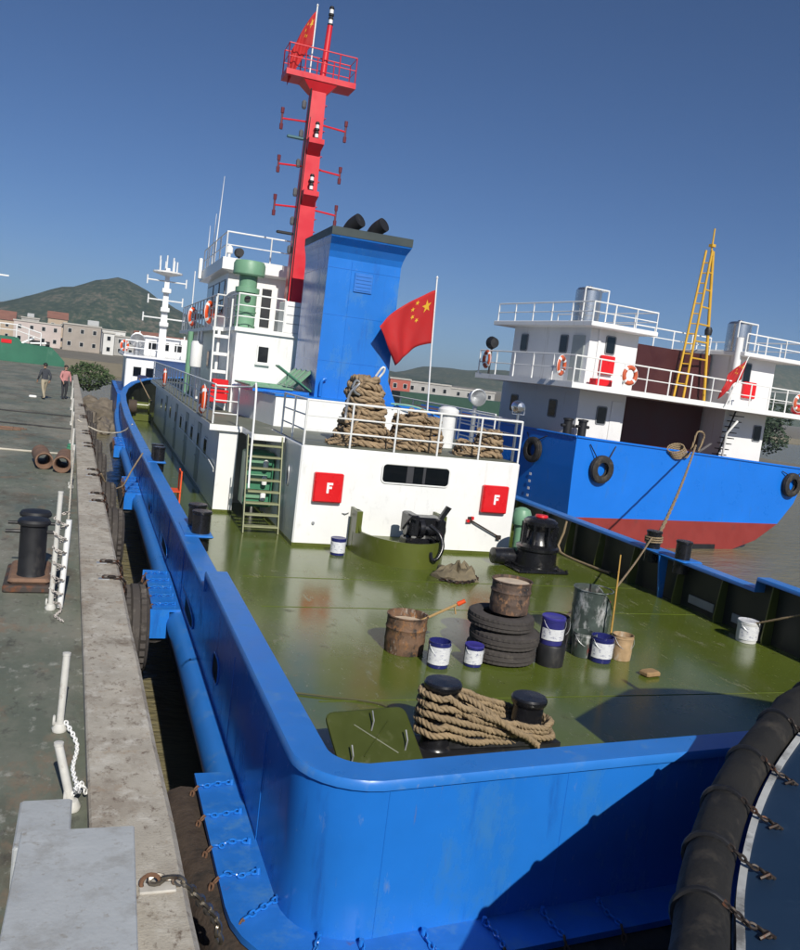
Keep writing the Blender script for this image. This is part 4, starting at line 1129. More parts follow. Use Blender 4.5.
# flags ------------------------------------------------------------
flag_red = mat('flag red cloth', (0.42, 0.011, 0.012), .75, var=.06)
flag_yel = mat('flag yellow', (0.66, 0.38, 0.02), .7, var=.05)
def star(cx_, cy_, r, rot):
    pts = []
    for k in range(10):
        q = r if k % 2 == 0 else r * .40
        a = rot + PI / 2 + 2 * PI * k / 10
        pts.append((cx_ + q * math.cos(a), cy_ + q * math.sin(a)))
    return pts
def flag(name, hoist_top, hoist_bot, W, droop, sway, label, nx=26, ny=16, group=None, staff=None, lean=(-1, 0), shear=0.0):
    """cloth flag with five stars; (s,t) 0..1 -> point"""
    T, Bm = Vector(hoist_top), Vector(hoist_bot); H = (T - Bm).length
    D = Vector((lean[0], lean[1], 0)).normalized(); Q = Vector((-D.y, D.x, 0))
    def pt(s_, t, off=0.0):
        p = T.lerp(Bm, t)
        dz = -droop * (s_ ** 1.25) * W
        wv = sway * s_ ** .6 * math.sin(7.2 * s_ + 2.6 * t) + sway * .45 * s_ * math.sin(14 * s_ - 5 * t)
        e = math.sqrt(max(.05, 1 - droop * droop * .55))
        e *= 1 - shear * t * s_; dz *= 1 - shear * t
        return p + D * (s_ * W * e) + Vector((0, 0, dz - .03 * math.sin(9 * s_ + 3 * t) * s_)) + Q * (wv + off)
    o = empty(name, tuple(Bm), 0, label, 'flag', group)
    mb = MB(); vs = []; fs = []
    for j in range(ny + 1):
        for i in range(nx + 1): vs.append(pt(i / nx, j / ny))
    for j in range(ny):
        for i in range(nx):
            a = j * (nx + 1) + i; fs.append((a, a + 1, a + nx + 2, a + nx + 1))
    mb.add(vs, fs)
    cl = mb.build('cloth', flag_red, o, smooth=180)
    sol = cl.modifiers.new('thickness', 'SOLIDIFY'); sol.thickness = .006; sol.offset = 0
    specs = [(5 / 30, 5 / 20, .13, 0)] + [(x / 30, y / 20, .05, r) for x, y, r in ((10, 2, .4), (12, 4, .15), (12, 7, -.15), (10, 9, -.4))]
    for (sx, ty, r, rot) in specs:
        for sg in (-1, 1):
            pts = star(0, 0, 1, rot)
            mb = MB()
            vs = [pt(sx, ty, sg * .008)] + [pt(min(1, max(0, sx + p[0] * r * H / W)), ty - p[1] * r, sg * .008) for p in pts]
            mb.add(vs, [(0, k + 1, (k + 1) % 10 + 1) for k in range(10)])
            mb.build('star', flag_yel, cl)
    if staff:
        mb = MB(); mb.tube(staff, .022, 8); mb.build('staff', white_rail, o, smooth=60)
        mb = MB(); mb.lathe([(.001, -.03), (.04, 0), (.001, .06)], staff[-1], 8); mb.build('finial', white_rail, o)
    return o
flag('national_flag', (8.40, 22.0, 6.13), (8.45, 22.0, 4.70), 1.98, .60, .10, 'red flag with yellow stars on a white staff aft of the blue funnel',
     staff=[(8.58, 22.0, 2.80), (8.47, 22.0, 4.6), (8.39, 22.0, 6.45)], lean=(-1, -.30), shear=.38)
flag('national_flag', (mx_ - .27, my_ - .15, 14.0), (mx_ - .28, my_ - .15, 13.05), 1.15, 1.12, .10, 'faded red flag with yellow stars flying on the red mast platform',
     staff=[(mx_ - .29, my_ - .15, 12.2), (mx_ - .26, my_ - .15, 14.15)], lean=(-1, .1))
# lifebuoys ---------------------------------------------------------
def lifebuoy(loc, rot, label, m=orange, group='lifebuoys on the tug rails', s_=1.0):
    o = empty('lifebuoy', loc, 0, label, 'lifebuoy', group)
    o.rotation_euler = rot; o.scale = (s_, s_, s_)
    mb = MB(); mb.torus((0, 0, 0), .285, .085, 'y', 28, 10, .8); mb.build('ring', m, o, smooth=60, local=True)
    for a in (45, 135, 225, 315):
        b = MB()
        for k in range(5):
            pass
        prof = [(.285 + .089 * math.cos(2 * PI * i / 10), .8 * .089 * math.sin(2 * PI * i / 10)) for i in range(11)]
        rings = []
        for k in range(4):
            an = R(a - 9 + 6 * k)
            rings.append([(r * math.cos(an), h, r * math.sin(an)) for r, h in prof])
        b.loft(rings, True, False); b.build('band', white_letter, o, smooth=60, local=True)
    b = MB(); b.torus((0, 0, 0), .385, .012, 'y', 28, 5); b.build('grab_line', white_rail, o, smooth=60, local=True)
    return o
lifebuoy((2.56, 22.2, 2.55), (0, 0, R(90)), 'orange lifebuoy on the white port rail nearest the stairs')
lifebuoy((2.56, 36.0, 2.55), (0, 0, R(90)), 'orange lifebuoy on the port boat deck rail near the bow')
lifebuoy((3.29, 29.0, 5.05), (0, 0, R(60)), 'orange lifebuoy on the bridge deck rail nearest the wheelhouse')
lifebuoy((3.29, 34.5, 5.05), (0, 0, R(60)), 'orange lifebuoy at the forward end of the bridge deck rail')
# tyres ---------------------------------------------------------------
def tyre_mesh(name, Rr, wd, m, grooves=40, hole=.56, lug=.022):
    """worn truck tyre standing on its side, axis z; base at z = 0"""
    mb = MB(); hw = wd / 2
    prof = [(Rr * hole, -hw * .62), (Rr * hole * 1.03, -hw * .80), (Rr * .74, -hw), (Rr * .88, -hw * .93), (Rr * .955, -hw * .74), (Rr * .985, -hw * .70),
            (Rr * .985, -hw * .36), (Rr * .955, -hw * .33), (Rr * .955, -hw * .26), (Rr, -hw * .23), (Rr, hw * .23), (Rr * .955, hw * .26), (Rr * .955, hw * .33), (Rr * .985, hw * .36),
            (Rr * .985, hw * .70), (Rr * .955, hw * .74), (Rr * .88, hw * .93), (Rr * .74, hw), (Rr * hole * 1.03, hw * .80), (Rr * hole, hw * .62), (Rr * hole * 1.12, hw * .4), (Rr * .90, hw * .55), (Rr * .90, -hw * .55), (Rr * hole * 1.12, -hw * .4), (Rr * hole, -hw * .62)]
    n = grooves * 2; rings = []
    for r, h in prof:
        ring = []
        for i in range(n):
            a = 2 * PI * i / n
            q = r
            if r > Rr * .94 and abs(h) > hw * .3: q = r - (Rr * lug if i % 2 else 0)
            ring.append((q * math.cos(a), q * math.sin(a), h + hw))
        rings.append(ring)
    mb.loft(rings, True, False)
    return mb.build(name, m, smooth=35)
def place(o, loc, rot=(0, 0, 0), label=None, cat=None, group=None, s_=1.0):
    o.location = loc; o.rotation_euler = rot; o.scale = (s_, s_, s_)
    return tag(o, label, cat, group)
ty = tyre_mesh('tyre', .49, .222, rubber_worn)
place(ty, (5.56, 10.36, .002), (0, 0, .3), 'worn truck tyre lying at the bottom of the stack on deck', 'tyre', 'stacked tyres on the tug deck')
for k, (dx_, dy_, rz, s_, lb) in enumerate(((.02, -.01, 1.1, 1.0, 'worn truck tyre in the middle of the stack on deck'), (-.05, .03, 2.0, .95, 'worn truck tyre on top of the stack, under the rusty drum'))):
    t = ty.copy(); C.objects.link(t); place(t, (5.56 + dx_, 10.36 + dy_, .224 * (k + 1)), (R(1.5 * k), R(-1.2), rz), lb, s_=s_)
# drums ---------------------------------------------------------------
def drum(name, loc, r, h, m, label, fill=None, fm=None, rot=(0, 0, 0), dent=0.0, torn=False, cat='drum'):
    o = empty(name, loc, 0, label, cat); o.rotation_euler = rot
    n = 36; mb = MB(); prof = []
    steps = 16
    for k in range(steps + 1):
        z = h * k / steps; rr_ = r
        for zz in (.34, .68):
            rr_ += .014 * max(0, 1 - abs(z / h - zz) * 18)
        prof.append((rr_, z))
    prof = [(.001, .0), (r * .98, 0)] + prof[1:] + [(r + .014, h + .004), (r + .012, h + .018), (r - .008, h + .014)]
    inner = [(r - .01, h * .9), (r - .012, h * .5), (r - .012, h * .1)]
    rings = []
    for rr_, z in prof + inner:
        ring = []
        for i in range(n):
            a = 2 * PI * i / n
            q = rr_ * (1 + dent * (math.sin(2 * a + z * 3) * .5 + .5 * math.sin(3 * a - z * 5)))
            zz = z
            if torn and z > h * .55: zz = z - max(0, math.cos(a - 5.9)) ** 3 * (z - h * .55) * .75
            ring.append((q * math.cos(a), q * math.sin(a), zz))
        rings.append(ring)
    mb.loft(rings, True, False)
    mb.build('shell', m, o, smooth=40, local=True)
    if fill:
        b = MB(); b.lathe([(.001, fill + .012), (r * .5, fill), (r - .012, fill + .006)], (0, 0, 0), 24); b.build('contents', fm, o, smooth=60, local=True)
    b = MB(); b.torus((0, 0, h + .008), r + .004, .010, 'z', 30, 6); b.build('rim', m, o, smooth=60, local=True)
    return o
drum('cut_drum', (4.22, 10.62, .002), .275, .50, drum_m, 'rusty cut down drum with a wooden brush handle leaning out of it', .40, paint_dry, dent=.015)
drum('cut_drum', (5.60, 10.36, .672), .272, .43, drum_m2, 'rusty brown half drum standing on top of the stacked tyres', .40, paint_dry, dent=.02)
dg = drum('torn_drum', (7.32, 10.95, .002), .29, .86, drum_green, 'dented grey green drum with a torn open rim beside the tins', .70, paint_red, dent=.05, torn=True)
mb = MB(); b0 = Vector((4.30, 10.60, .38)); b1 = Vector((4.92, 10.35, .80))
mb.cyl(b0, b0.lerp(b1, .86), .018, .02, 8); br = mb.build('brush_handle', wood, None, 'pale wooden brush handle with orange tip sticking out of the left drum', 'brush', smooth=60)
mb = MB(); mb.cyl(b0.lerp(b1, .86), b1, .035, .03, 8); mb.build('orange_tip', orange, br, smooth=50)
mb = MB(); mb.tube([b0.lerp(b1, .80), b0.lerp(b1, .80) + Vector((.03, 0, -.12))], .012, 5); mb.build('cord', wood, br)
# tins and pails ---------------------------------------------------------
def tin(name, loc, r, h, label, body=None, lab=None, lid=None, open_=False, inside=None, bail=True, group='paint tins on the tug deck', rot=0.0, lab_z=(.16, .82), cat='paint tin'):
    body = body or tin_blue
    o = empty(name, loc, rot, label, cat, group)
    mb = MB()
    prof = [(.001, .002), (r * .95, .002), (r * .96, .02), (r, h * .3), (r * 1.01, h * .86), (r * 1.05, h * .87), (r * 1.05, h * .91), (r * 1.01, h * .92), (r * 1.03, h)]
    if open_: prof += [(r * .98, h), (r * .96, h * .7), (r * .94, h * .55)]
    mb.lathe(prof, (0, 0, 0), 28); mb.build('body', body, o, smooth=35, local=True)
    if lab is not None:
        b = MB(); rings = []
        a0, a1 = R(185), R(345)
        for k in range(15):
            a = lerp(a0, a1, k / 14)
            rings.append([((r * 1.0 + .006) * math.cos(a), (r * 1.0 + .006) * math.sin(a), h * lab_z[0]), ((r * 1.01 + .006) * math.cos(a), (r * 1.01 + .006) * math.sin(a), h * lab_z[1])])
        b.loft(rings, False, False); lb = b.build('label_sheet', lab, o, smooth=60, local=True)
    if open_:
        b = MB(); b.lathe([(.001, h * .62), (r * .96, h * .62)], (0, 0, 0), 20); b.build('contents', inside or paint_dry, o, local=True)
    else:
        b = MB(); b.lathe([(r * 1.055, h * .94), (r * 1.06, h * 1.0), (r * 1.02, h * 1.02), (r * .9, h * 1.0), (.001, h * 1.0)], (0, 0, 0), 28); b.build('lid', lid or tin_blue, o, smooth=35, local=True)
    if bail:
        b = MB(); pts = [(r * 1.06 * math.cos(t), -r * .75 * abs(math.sin(t)) ** .8 - r * .2, h * .9 - h * .42 * math.sin(t)) for t in [PI * k / 12 for k in range(13)]]
        b.tube(pts, .0032, 5); b.build('bail', galv, o, smooth=60, local=True)
    return o
tin('paint_tin', (4.48, 10.02, .002), .145, .345, 'white and navy paint tin standing in front of the left rusty drum', lab=tin_white, open_=True, inside=tin_blue, lab_z=(.16, .84))
tin('paint_tin', (5.0, 10.05, .002), .125, .285, 'smaller white and navy paint tin just left of the tyre stack', lab=tin_white, lid=tin_purple)
tin('paint_pail', (6.18, 10.1, .30), .16, .38, 'violet blue lidded pail raised just right of the tyre stack', lab=tin_white, lid=tin_purple, lab_z=(.2, .62), body=mat('dark violet pail', (.03, .03, .17), .35))
mb = MB(); mb.lathe([(.001, 0), (.19, 0), (.2, .28), (.19, .298), (.001, .298)], (0, 0, 0), 22)
kb = mb.build('black_tub', black_flat, None, 'black tub under the violet blue pail beside the tyre stack', 'tub', smooth=40); kb.location = (6.20, 10.1, .002)
tin('paint_pail', (6.62, 10.75, .002), .19, .5, 'black open pail standing behind the violet blue pail', body=black_flat, open_=True, inside=black_flat, lab=None)
tin('paint_tin', (7.10, 10.22, .002), .16, .37, 'white and navy paint tin in front of the torn grey green drum', lab=tin_white, open_=True, inside=tin_white, lab_z=(.2, .8))
tin('paint_tin', (7.50, 10.30, .002), .15, .37, 'rust stained tan paint tin next to the bamboo pole', body=tin_tan, open_=True, inside=black_flat, lab=None)
tin('paint_tin', (6.95, 10.45, .002), .17, .35, 'battered grey tin wedged between the torn drum and navy tin', body=drum_green, lab=None, open_=True, inside=black_flat)
tin('paint_tin', (10.55, 11.15, .002), .17, .36, 'white paint tin standing against the starboard bulwark', lab=tin_white, body=mat('white tin', (.6, .6, .6), .4), lid=tin_white)
tin('paint_tin', (4.82, 16.4, .002), .15, .34, 'white and navy paint tin at the foot of the deckhouse wall', lab=tin_white, lid=tin_blue)
mb = MB(); mb.tube([(7.40, 10.46, .05), (7.41, 10.50, .8), (7.42, 10.55, 1.50)], [.015, .014, .010], 8)
for k in range(5):
    t = .2 + k * .26; mb.torus((lerp(7.40, 7.42, t / 1.5), lerp(10.46, 10.55, t / 1.5), t), .016, .004, 'z', 10, 5)
mb.build('bamboo_pole', bamboo, None, 'thin yellow bamboo pole standing up among the paint tins', 'pole', smooth=50)
mb = MB(); mb.bbox(-.13, .13, -.09, .09, 0, .075, .02); fb = mb.build('foam_block', cardboard, None, 'small brown block lying alone on the olive deck', 'block', smooth=30)
fb.location = (7.53, 9.62, .002); fb.rotation_euler = (0, 0, .2)
# heap of dirty canvas and chain in front of the towing hook
mb = MB(); rings = []
for k in range(7):
    t = k / 6; ring = []
    for i in range(26):
        a = 2 * PI * i / 26
        q = (1 - t ** 1.6) * (1 + .40 * mnoise.noise(Vector((math.cos(a) * 1.7, math.sin(a) * 1.7, t * 2)))) + .02
        z = .17 * t ** .6 * (1 + 1.3 * mnoise.noise(Vector((math.cos(a) * 2.2 + 5, math.sin(a) * 2.2, t * 3))))
        ring.append((6.80 + .46 * q * math.cos(a), 14.85 + .36 * q * math.sin(a), .003 + max(0, z) * 1.3))
    rings.append(ring)
mb.loft(rings); mb.build('canvas_heap', rag_m, None, 'crumpled dirty canvas heap on deck before the towing hook', 'canvas', smooth=50)
mb = MB(); chain(mb, ipath([(6.35, 14.55, .03), (6.6, 14.35, .03), (6.95, 14.45, .03), (7.2, 14.75, .03), (7.1, 15.1, .03), (6.95, 15.3, .03)], .1), .09, .016); mb.build('deck_chain', chain_dark, None, 'short dark chain lying round the canvas heap', 'chain', smooth=60)
# orange trestle on the port side deck
o = empty('trestle', (1.86, 20.4, 0), 0, 'small orange steel trestle on the port side deck', 'trestle')
for dx_, dy_ in ((-.14, -.25), (.14, -.25), (-.14, .25), (.14, .25)):
    b = MB(); b.box(1.86 + dx_ - .016, 1.86 + dx_ + .016, 20.4 + dy_ - .016, 20.4 + dy_ + .016, .0, .45 + (.50 if dx_ > 0 else 0)); b.build('leg', orange, o)
b = MB(); b.bbox(1.70, 2.02, 20.12, 20.68, .45, .475, .01); b.build('seat', orange, o)
b = MB(); b.box(1.985, 2.015, 20.15, 20.65, .86, .93); b.build('backrest', orange, o)
# rusty scrap by the port bulwark and foredeck gear
mb = MB(); mb.bbox(1.78, 1.98, 10.4, 10.62, .003, .09, .02); mb.tube([(1.85, 10.6, .05), (1.95, 10.75, .16), (2.0, 10.7, .05)], .02, 6); mb.build('scrap_iron', rust_m, None, 'rusty scrap iron piece on deck by the step in the port bulwark', 'scrap')
o = empty('windlass', (2.6, 44.6, 0), 0, 'anchor windlass on the side deck near the port bow', 'windlass')
b = MB(); b.lathe([(.001, -.5), (.4, -.5), (.4, -.42), (.2, -.4), (.2, .3), (.4, .32), (.4, .4), (.001, .4)], (2.2, 44.8, .75), 16, axis='x'); b.build('drum', olive_part, o, smooth=40)
b = MB(); b.bbox(1.75, 2.7, 44.5, 45.2, 0, .35, .03); b.build('bed', olive_part, o)
b = MB(); b.lathe([(.001, -.2), (.32, -.2), (.36, 0), (.32, .2), (.001, .2)], (1.75, 44.4, .7), 16, axis='x'); b.build('warping_head', rubber_brown, o, smooth=40)
# mooring lines from the starboard rail bollard
mb = MB(); rope(mb, [Vector((10.74, 14.30, 1.12)).lerp(Vector((7.42, 10.53, 1.02)), k / 60) - Vector((0, 0, .04 * math.sin(PI * k / 60))) for k in range(61)], .018, .1)
mb.build('mooring_line', rope_m, None, 'tan line running from the starboard twin bollard to the bamboo pole', 'rope', smooth=60)
mb = MB(); rope(mb, ipath([(10.55, 11.0, .36), (10.7, 10.5, .62), (10.95, 9.6, 1.10), (11.6, 8.6, 1.7)], .06), .02, .1)
mb.build('mooring_line', rope_m, None, 'thin line rising from the white tin across the starboard bulwark', 'rope', smooth=60)
mb = MB()
for k in range(3): rope(mb, wrap((10.80, 14.325), .165, 1.0 + k * .045, 1, .04), .022, .1)
mb.build('bollard_rope', rope_m, None, 'tan rope turns round the forward post of the starboard twin bollard', 'rope', smooth=60)
# ================================================================== ON THE QUAY
# double bollard
o = empty('quay_bollard', (-.60, 11.5, DZ), .03, 'black twin bollard on a rusty base plate on the green quay', 'bollard')
b = MB(); b.bbox(-.30, .28, -.55, .58, .0, .09, .02); b.build('base_plate', mat('dark rusty plate', (.05, .04, .035), .8, var=.3, dirt=[(RUST, .35, 6, (1, 1, 1), .9)]), o, local=True)
b = MB(); b.bbox(-.25, .23, -.48, .5, .09, .16, .03); b.build('bed', rust_m, o, local=True)
for y in (-.24, .28):
    b = MB(); b.lathe([(.165, .16), (.155, .2), (.155, .78), (.19, .80), (.195, .83), (.175, .86), (.001, .87)], (0, y, 0), 26); ps = b.build('post', black_flat, o, smooth=35, local=True)
    b = MB(); b.cyl((-.32, y, .70), (.30, y, .70), .022, None, 8); b.build('cross_bar', black_flat, ps, local=True)
# stanchions
post_m = mat('dirty white post paint', (.55, .54, .50), .6, var=.12, vscale=8, dirt=[((.22, .15, .10), .22, 9, (1, 1, .6), .8)])
def stanchion(name, loc, h, lean, label, r=.036, chainpath=None, spiral=False):
    r *= .8
    o = empty(name, loc, 0, label, 'stanchion', 'white stanchions along the quay edge')
    d = Vector(lean)
    b = MB(); b.cyl((0, 0, .03), d * h, r, None, 12); b.lathe([(.001, 0), (r * 1.12, .0), (r * 1.12, .02), (.001, .025)], tuple(d * h), 12); b.build('post', post_m, o, smooth=45, local=True)
    b = MB(); b.lathe([(.001, .003), (.055, .003), (.062, .03), (.04, .07), (.001, .08)], (0, 0, 0), 14); b.torus((-.045, 0, .09), .035, .011, 'x', 14, 6); b.build('base_socket', post_m, o, smooth=45, local=True)
    if chainpath:
        b = MB(); chain(b, chainpath, .05, .007); b.build('chain', white_rail, o, smooth=60, local=True)
    return o
def atd(y, off): return (dx(y) + off, y, DZ)
stanchion('stanchion', atd(7.0, -.19), .62, (.02, .05, 1), 'white stanchion standing between the pale grey box and the black bollard', chainpath=ipath([(.04, 0, .08), (.14, -.3, .02), (.12, -.7, .02), (.17, -1.1, .05), (.14, -1.35, .2)], .1))
stanchion('stanchion', atd(5.75, -.10), .42, (-.26, .2, 1), 'leaning white stanchion right behind the pale grey box', chainpath=ipath([(0, 0, .1), (.05, .05, .16), (.09, .1, .06)], .05))
o = stanchion('stanchion', atd(10.3, -.33), 1.36, (.015, .02, 1), 'tall white stanchion wrapped in chain beside the black quay bollard')
b = MB(); b.cyl((.10, .05, .02), (.13, .06, 1.05), .034, None, 10); b.build('second_post', white_rail, o, smooth=45, local=True)
hp = []
for k in range(40):
    a = k * 1.05; hp.append((.05 + .07 * math.cos(a), .02 + .07 * math.sin(a), 1.15 - k * .027))
hp += [(.1, -.02, .08), (.12, -.12, .03), (.06, -.3, .02), (.16, -.5, .02)]
b = MB(); chain(b, hp, .045, .0065)
b.build('chain', mat('white and rust chain', (.5, .46, .42), .6, var=.2, dirt=[((.06, .045, .04), .42, 14, (1, 1, 1), .8)]), o, smooth=60, local=True)
for y, h_ in ((15.5, .0), (19.0, .9), (22.5, .9), (27, .95), (33, .95), (40, .95), (47, .95)):
    if h_: stanchion('stanchion', atd(y, -.12), h_, (.01, .02, 1), {19.0: 'white stanchion just beyond the rusty pipes on the quay', 22.5: 'white stanchion wound with green netting beyond the rusty pipes', 27: 'white stanchion half way to the two people', 33: 'white stanchion short of the two people', 40: 'white stanchion just before the two people', 47: 'white stanchion just behind the person in pink'}[y], r=.032)
mb = MB()
for k in range(7):
    mb.bbox(dx(23) - .22 + .02 * math.sin(k), dx(23) - .06 + .02 * math.cos(k * 2), 22.35 + .05 * k, 22.6 + .05 * k, DZ + .07 * k, DZ + .08 + .07 * k, .02)
mb.build('green_netting', green_dark, None, 'bundle of green netting round a quay stanchion', 'netting', smooth=30)
mb = MB(); rope(mb, ipath([(dx(27) - .12, 27, DZ + .85), (dx(24) - .15, 24.5, DZ + .35), (dx(22.5) - .14, 22.5, DZ + .5), (dx(20) - .13, 20.5, DZ + .25), (dx(19) - .12, 19, DZ + .8), (dx(15) - .16, 15.2, DZ + .02), (dx(12) - .2, 11.5, DZ + .03)], .12), .022, .1)
mb.build('quay_rope', mat('off white rope', (.5, .46, .38), .9, var=.2), None, 'off white rope strung loosely along the quay stanchions', 'rope', smooth=60)
# pale box on the coping with a smaller block behind
o = empty('grey_box', (.08, 4.0, CZ), -.02, 'pale grey painted box straddling the concrete quay edge', 'box')
b = MB(); b.bbox(-.285, .275, -.95, .72, -.10, .30, .012); b.build('body', box_grey, o, local=True)
b = MB(); b.bbox(-.30, .29, -.97, .74, .302, .318, .006); b.build('lid', box_grey, o, local=True)
mb = MB(); mb.bbox(-.25, .05, 4.86, 5.40, DZ + .003, DZ + .27, .01); mb.build('concrete_block', box_grey, None, 'low grey block on the quay behind the pale grey box', 'block')
# rusty pipe lengths
for k, (x, y, rz, lb) in enumerate(((-1.10, 22.2, .12, 'rusty brown pipe length lying left of its twin on the quay'), (-.60, 21.8, -.02, 'rusty brown pipe length lying nearest the quay rope'))):
    b = MB(); b.lathe([(.17, -.75), (.20, -.74), (.20, .74), (.17, .75), (.15, .7), (.14, -.7), (.17, -.75)], (0, 0, .2), 18, axis='y')
    pp = b.build('rusty_pipe', rust_m, None, lb, 'pipe', 'rusty pipe lengths on the quay', smooth=40); pp.location = (x, y, DZ + .002); pp.rotation_euler = (0, 0, rz)
for (x, y, l_, w_, lb) in ((-2.3, 17.6, 1.1, .14, 'rusty flat bar lying on the quay before the pipes'), (-3.2, 29.5, 2.2, .4, 'heap of brown debris on the quay beyond the pipes')):
    b = MB()
    for k in range(6): b.bbox(x - l_ / 2 + random.uniform(-.1, .1), x + l_ / 2 + random.uniform(-.3, .1), y + k * w_ / 3, y + k * w_ / 3 + .12, DZ + .003, DZ + .03 + random.uniform(0, .05), .01)
    b.build('scrap_bars', rust_m, None, lb, 'scrap')
for (y, wv, lb) in ((36.5, .4, 'dark cable lying across the quay nearest the two people'), (31.5, .7, 'dark hose crossing the quay between the people and debris'), (24.5, .3, 'thin pale cord crossing the quay beyond the pipes')):
    b = MB(); b.tube(ipath([(-9, y + .8 + wv, DZ + .02), (-6, y + .5, DZ + .02), (-3.5, y + wv * .5, DZ + .02), (-1.5, y, DZ + .02), (dx(y) - .1, y - .1, DZ + .02)], .4), .03, 6)
    b.build('quay_cable', black_flat if y > 30 else MATS['off white rope'], None, lb, 'cable', smooth=60)
# tyre fenders hung on the quay wall by chains
qt = tyre_mesh('tyre', .62, .38, mat('grey brown fender rubber', (.055, .047, .042), .9, var=.25, vscale=5, bump=.3, bscale=30, dirt=[((.13, .115, .10), .3, 4, (1, 1, 1), .95)]), 34, .5, .05)
first = True
FY = [(11.7, 'large worn tyre fender hung on the quay wall beside the nearest chain pair'), (17.3, 'large worn tyre fender on the quay wall, second from the camera'), (20.6, 'large worn tyre fender on the quay wall, third from the camera'), (26.0, 'large worn tyre fender on the quay wall, fourth from the camera'),
      (29.5, 'large worn tyre fender on the quay wall, fifth from the camera'), (35.5, 'large worn tyre fender on the quay wall, sixth from the camera'), (41.5, 'large worn tyre fender on the quay wall, seventh from the camera')]
ORD = ['first', 'second', 'third', 'fourth', 'fifth', 'sixth', 'seventh']
for y, lb in FY:
    t = qt if first else qt.copy()
    if not first: C.objects.link(t)
    first = False
    place(t, (cx(y) + .02, y, -.10), (0, R(90), R(1.8)), lb, 'tyre', 'tyre fenders on the quay wall')
    for yy in (y - .42, y + .42):
        o = empty('hanging_chain', (cx(yy) - .2, yy, CZ), 0, None, 'chain', 'chains holding the quay tyres')
        o['label'] = '%s of the two dark chains holding the %s quay tyre from the camera' % ('nearer' if yy < y else 'farther', ORD[FY.index((y, lb))])
        b = MB(); b.bbox(-.09, .05, -.035, .035, -.005, .012, .004); b.build('anchor_plate', galv, o, local=True)
        b = MB(); chain(b, ipath([(-.03, 0, .03), (.10, .01, .03), (.20, .0, .01), (.245, 0, -.12), (.25, 0, -.42)], .05), .085, .014); b.build('links', chain_dark, o, smooth=60, local=True)
# small tyre at the tug's quarter hung from the near chain
t = tyre_mesh('tyre', .27, .26, rubber_brown, 26, .5, .03); place(t, (1.0, 4.86, -.30), (R(84), 0, R(6)), 'brown tyre hung between quay and tug at the lower left', 'tyre')
o = empty('hanging_chain', (.57, 4.62, CZ), 0, 'galvanised chain from the near quay edge down to the brown tyre', 'chain')
b = MB(); b.bbox(-.14, .06, -.06, .03, -.005, .014, .004); b.build('anchor_plate', mat('painted concrete patch', (.48, .46, .42), .8, var=.2, vscale=9), o, local=True)
b = MB(); chain(b, ipath([(-.08, 0, .04), (.02, .0, .05), (.12, .02, -.02), (.24, .12, -.20), (.36, .25, -.42), (.40, .3, -.6)], .04), .085, .013); b.build('links', mat('wet steel chain', (.20, .18, .15), .35, metal=.8, var=.3, vscale=20, dirt=[(RUST, .25, 12, (1, 1, 1), .8)]), o, smooth=60, local=True)
b = MB(); b.torus((-.08, 0, .03), .05, .013, 'y', 16, 6); b.build('ring', chain_rust, o, smooth=60, local=True)
# lines from the tug bow to the quay
mb = MB(); rope(mb, ipath([(-.55, 33.5, CZ + .05), (.2, 33.0, .45), (.95, 32.3, .55), (1.3, 31.8, .92)], .2), .03, .12); mb.build('breast_line', MATS['off white rope'], None, 'pale mooring line from the quay edge to the tug rail forward', 'rope', smooth=60)
mb = MB(); mb.tube(ipath([(1.28, 23.5, .90), (1.0, 22.6, .55), (.75, 21.4, .30), (.45, 20.9, .35), (.25, 20.6, .70)], .2), .02, 6); mb.build('slack_line', rope_m, None, 'slack brown line hanging from the port rail over the rub tube', 'rope', smooth=60)
mb = MB(); mb.tube(ipath([(2.2, 49.7, 1.9), (2.7, 47.5, 1.0), (2.75, 45.5, .95)], .3), .03, 6); mb.build('bow_line', rope_m, None, 'tan rope hanging inside the tug bow down to the windlass', 'rope', smooth=60)
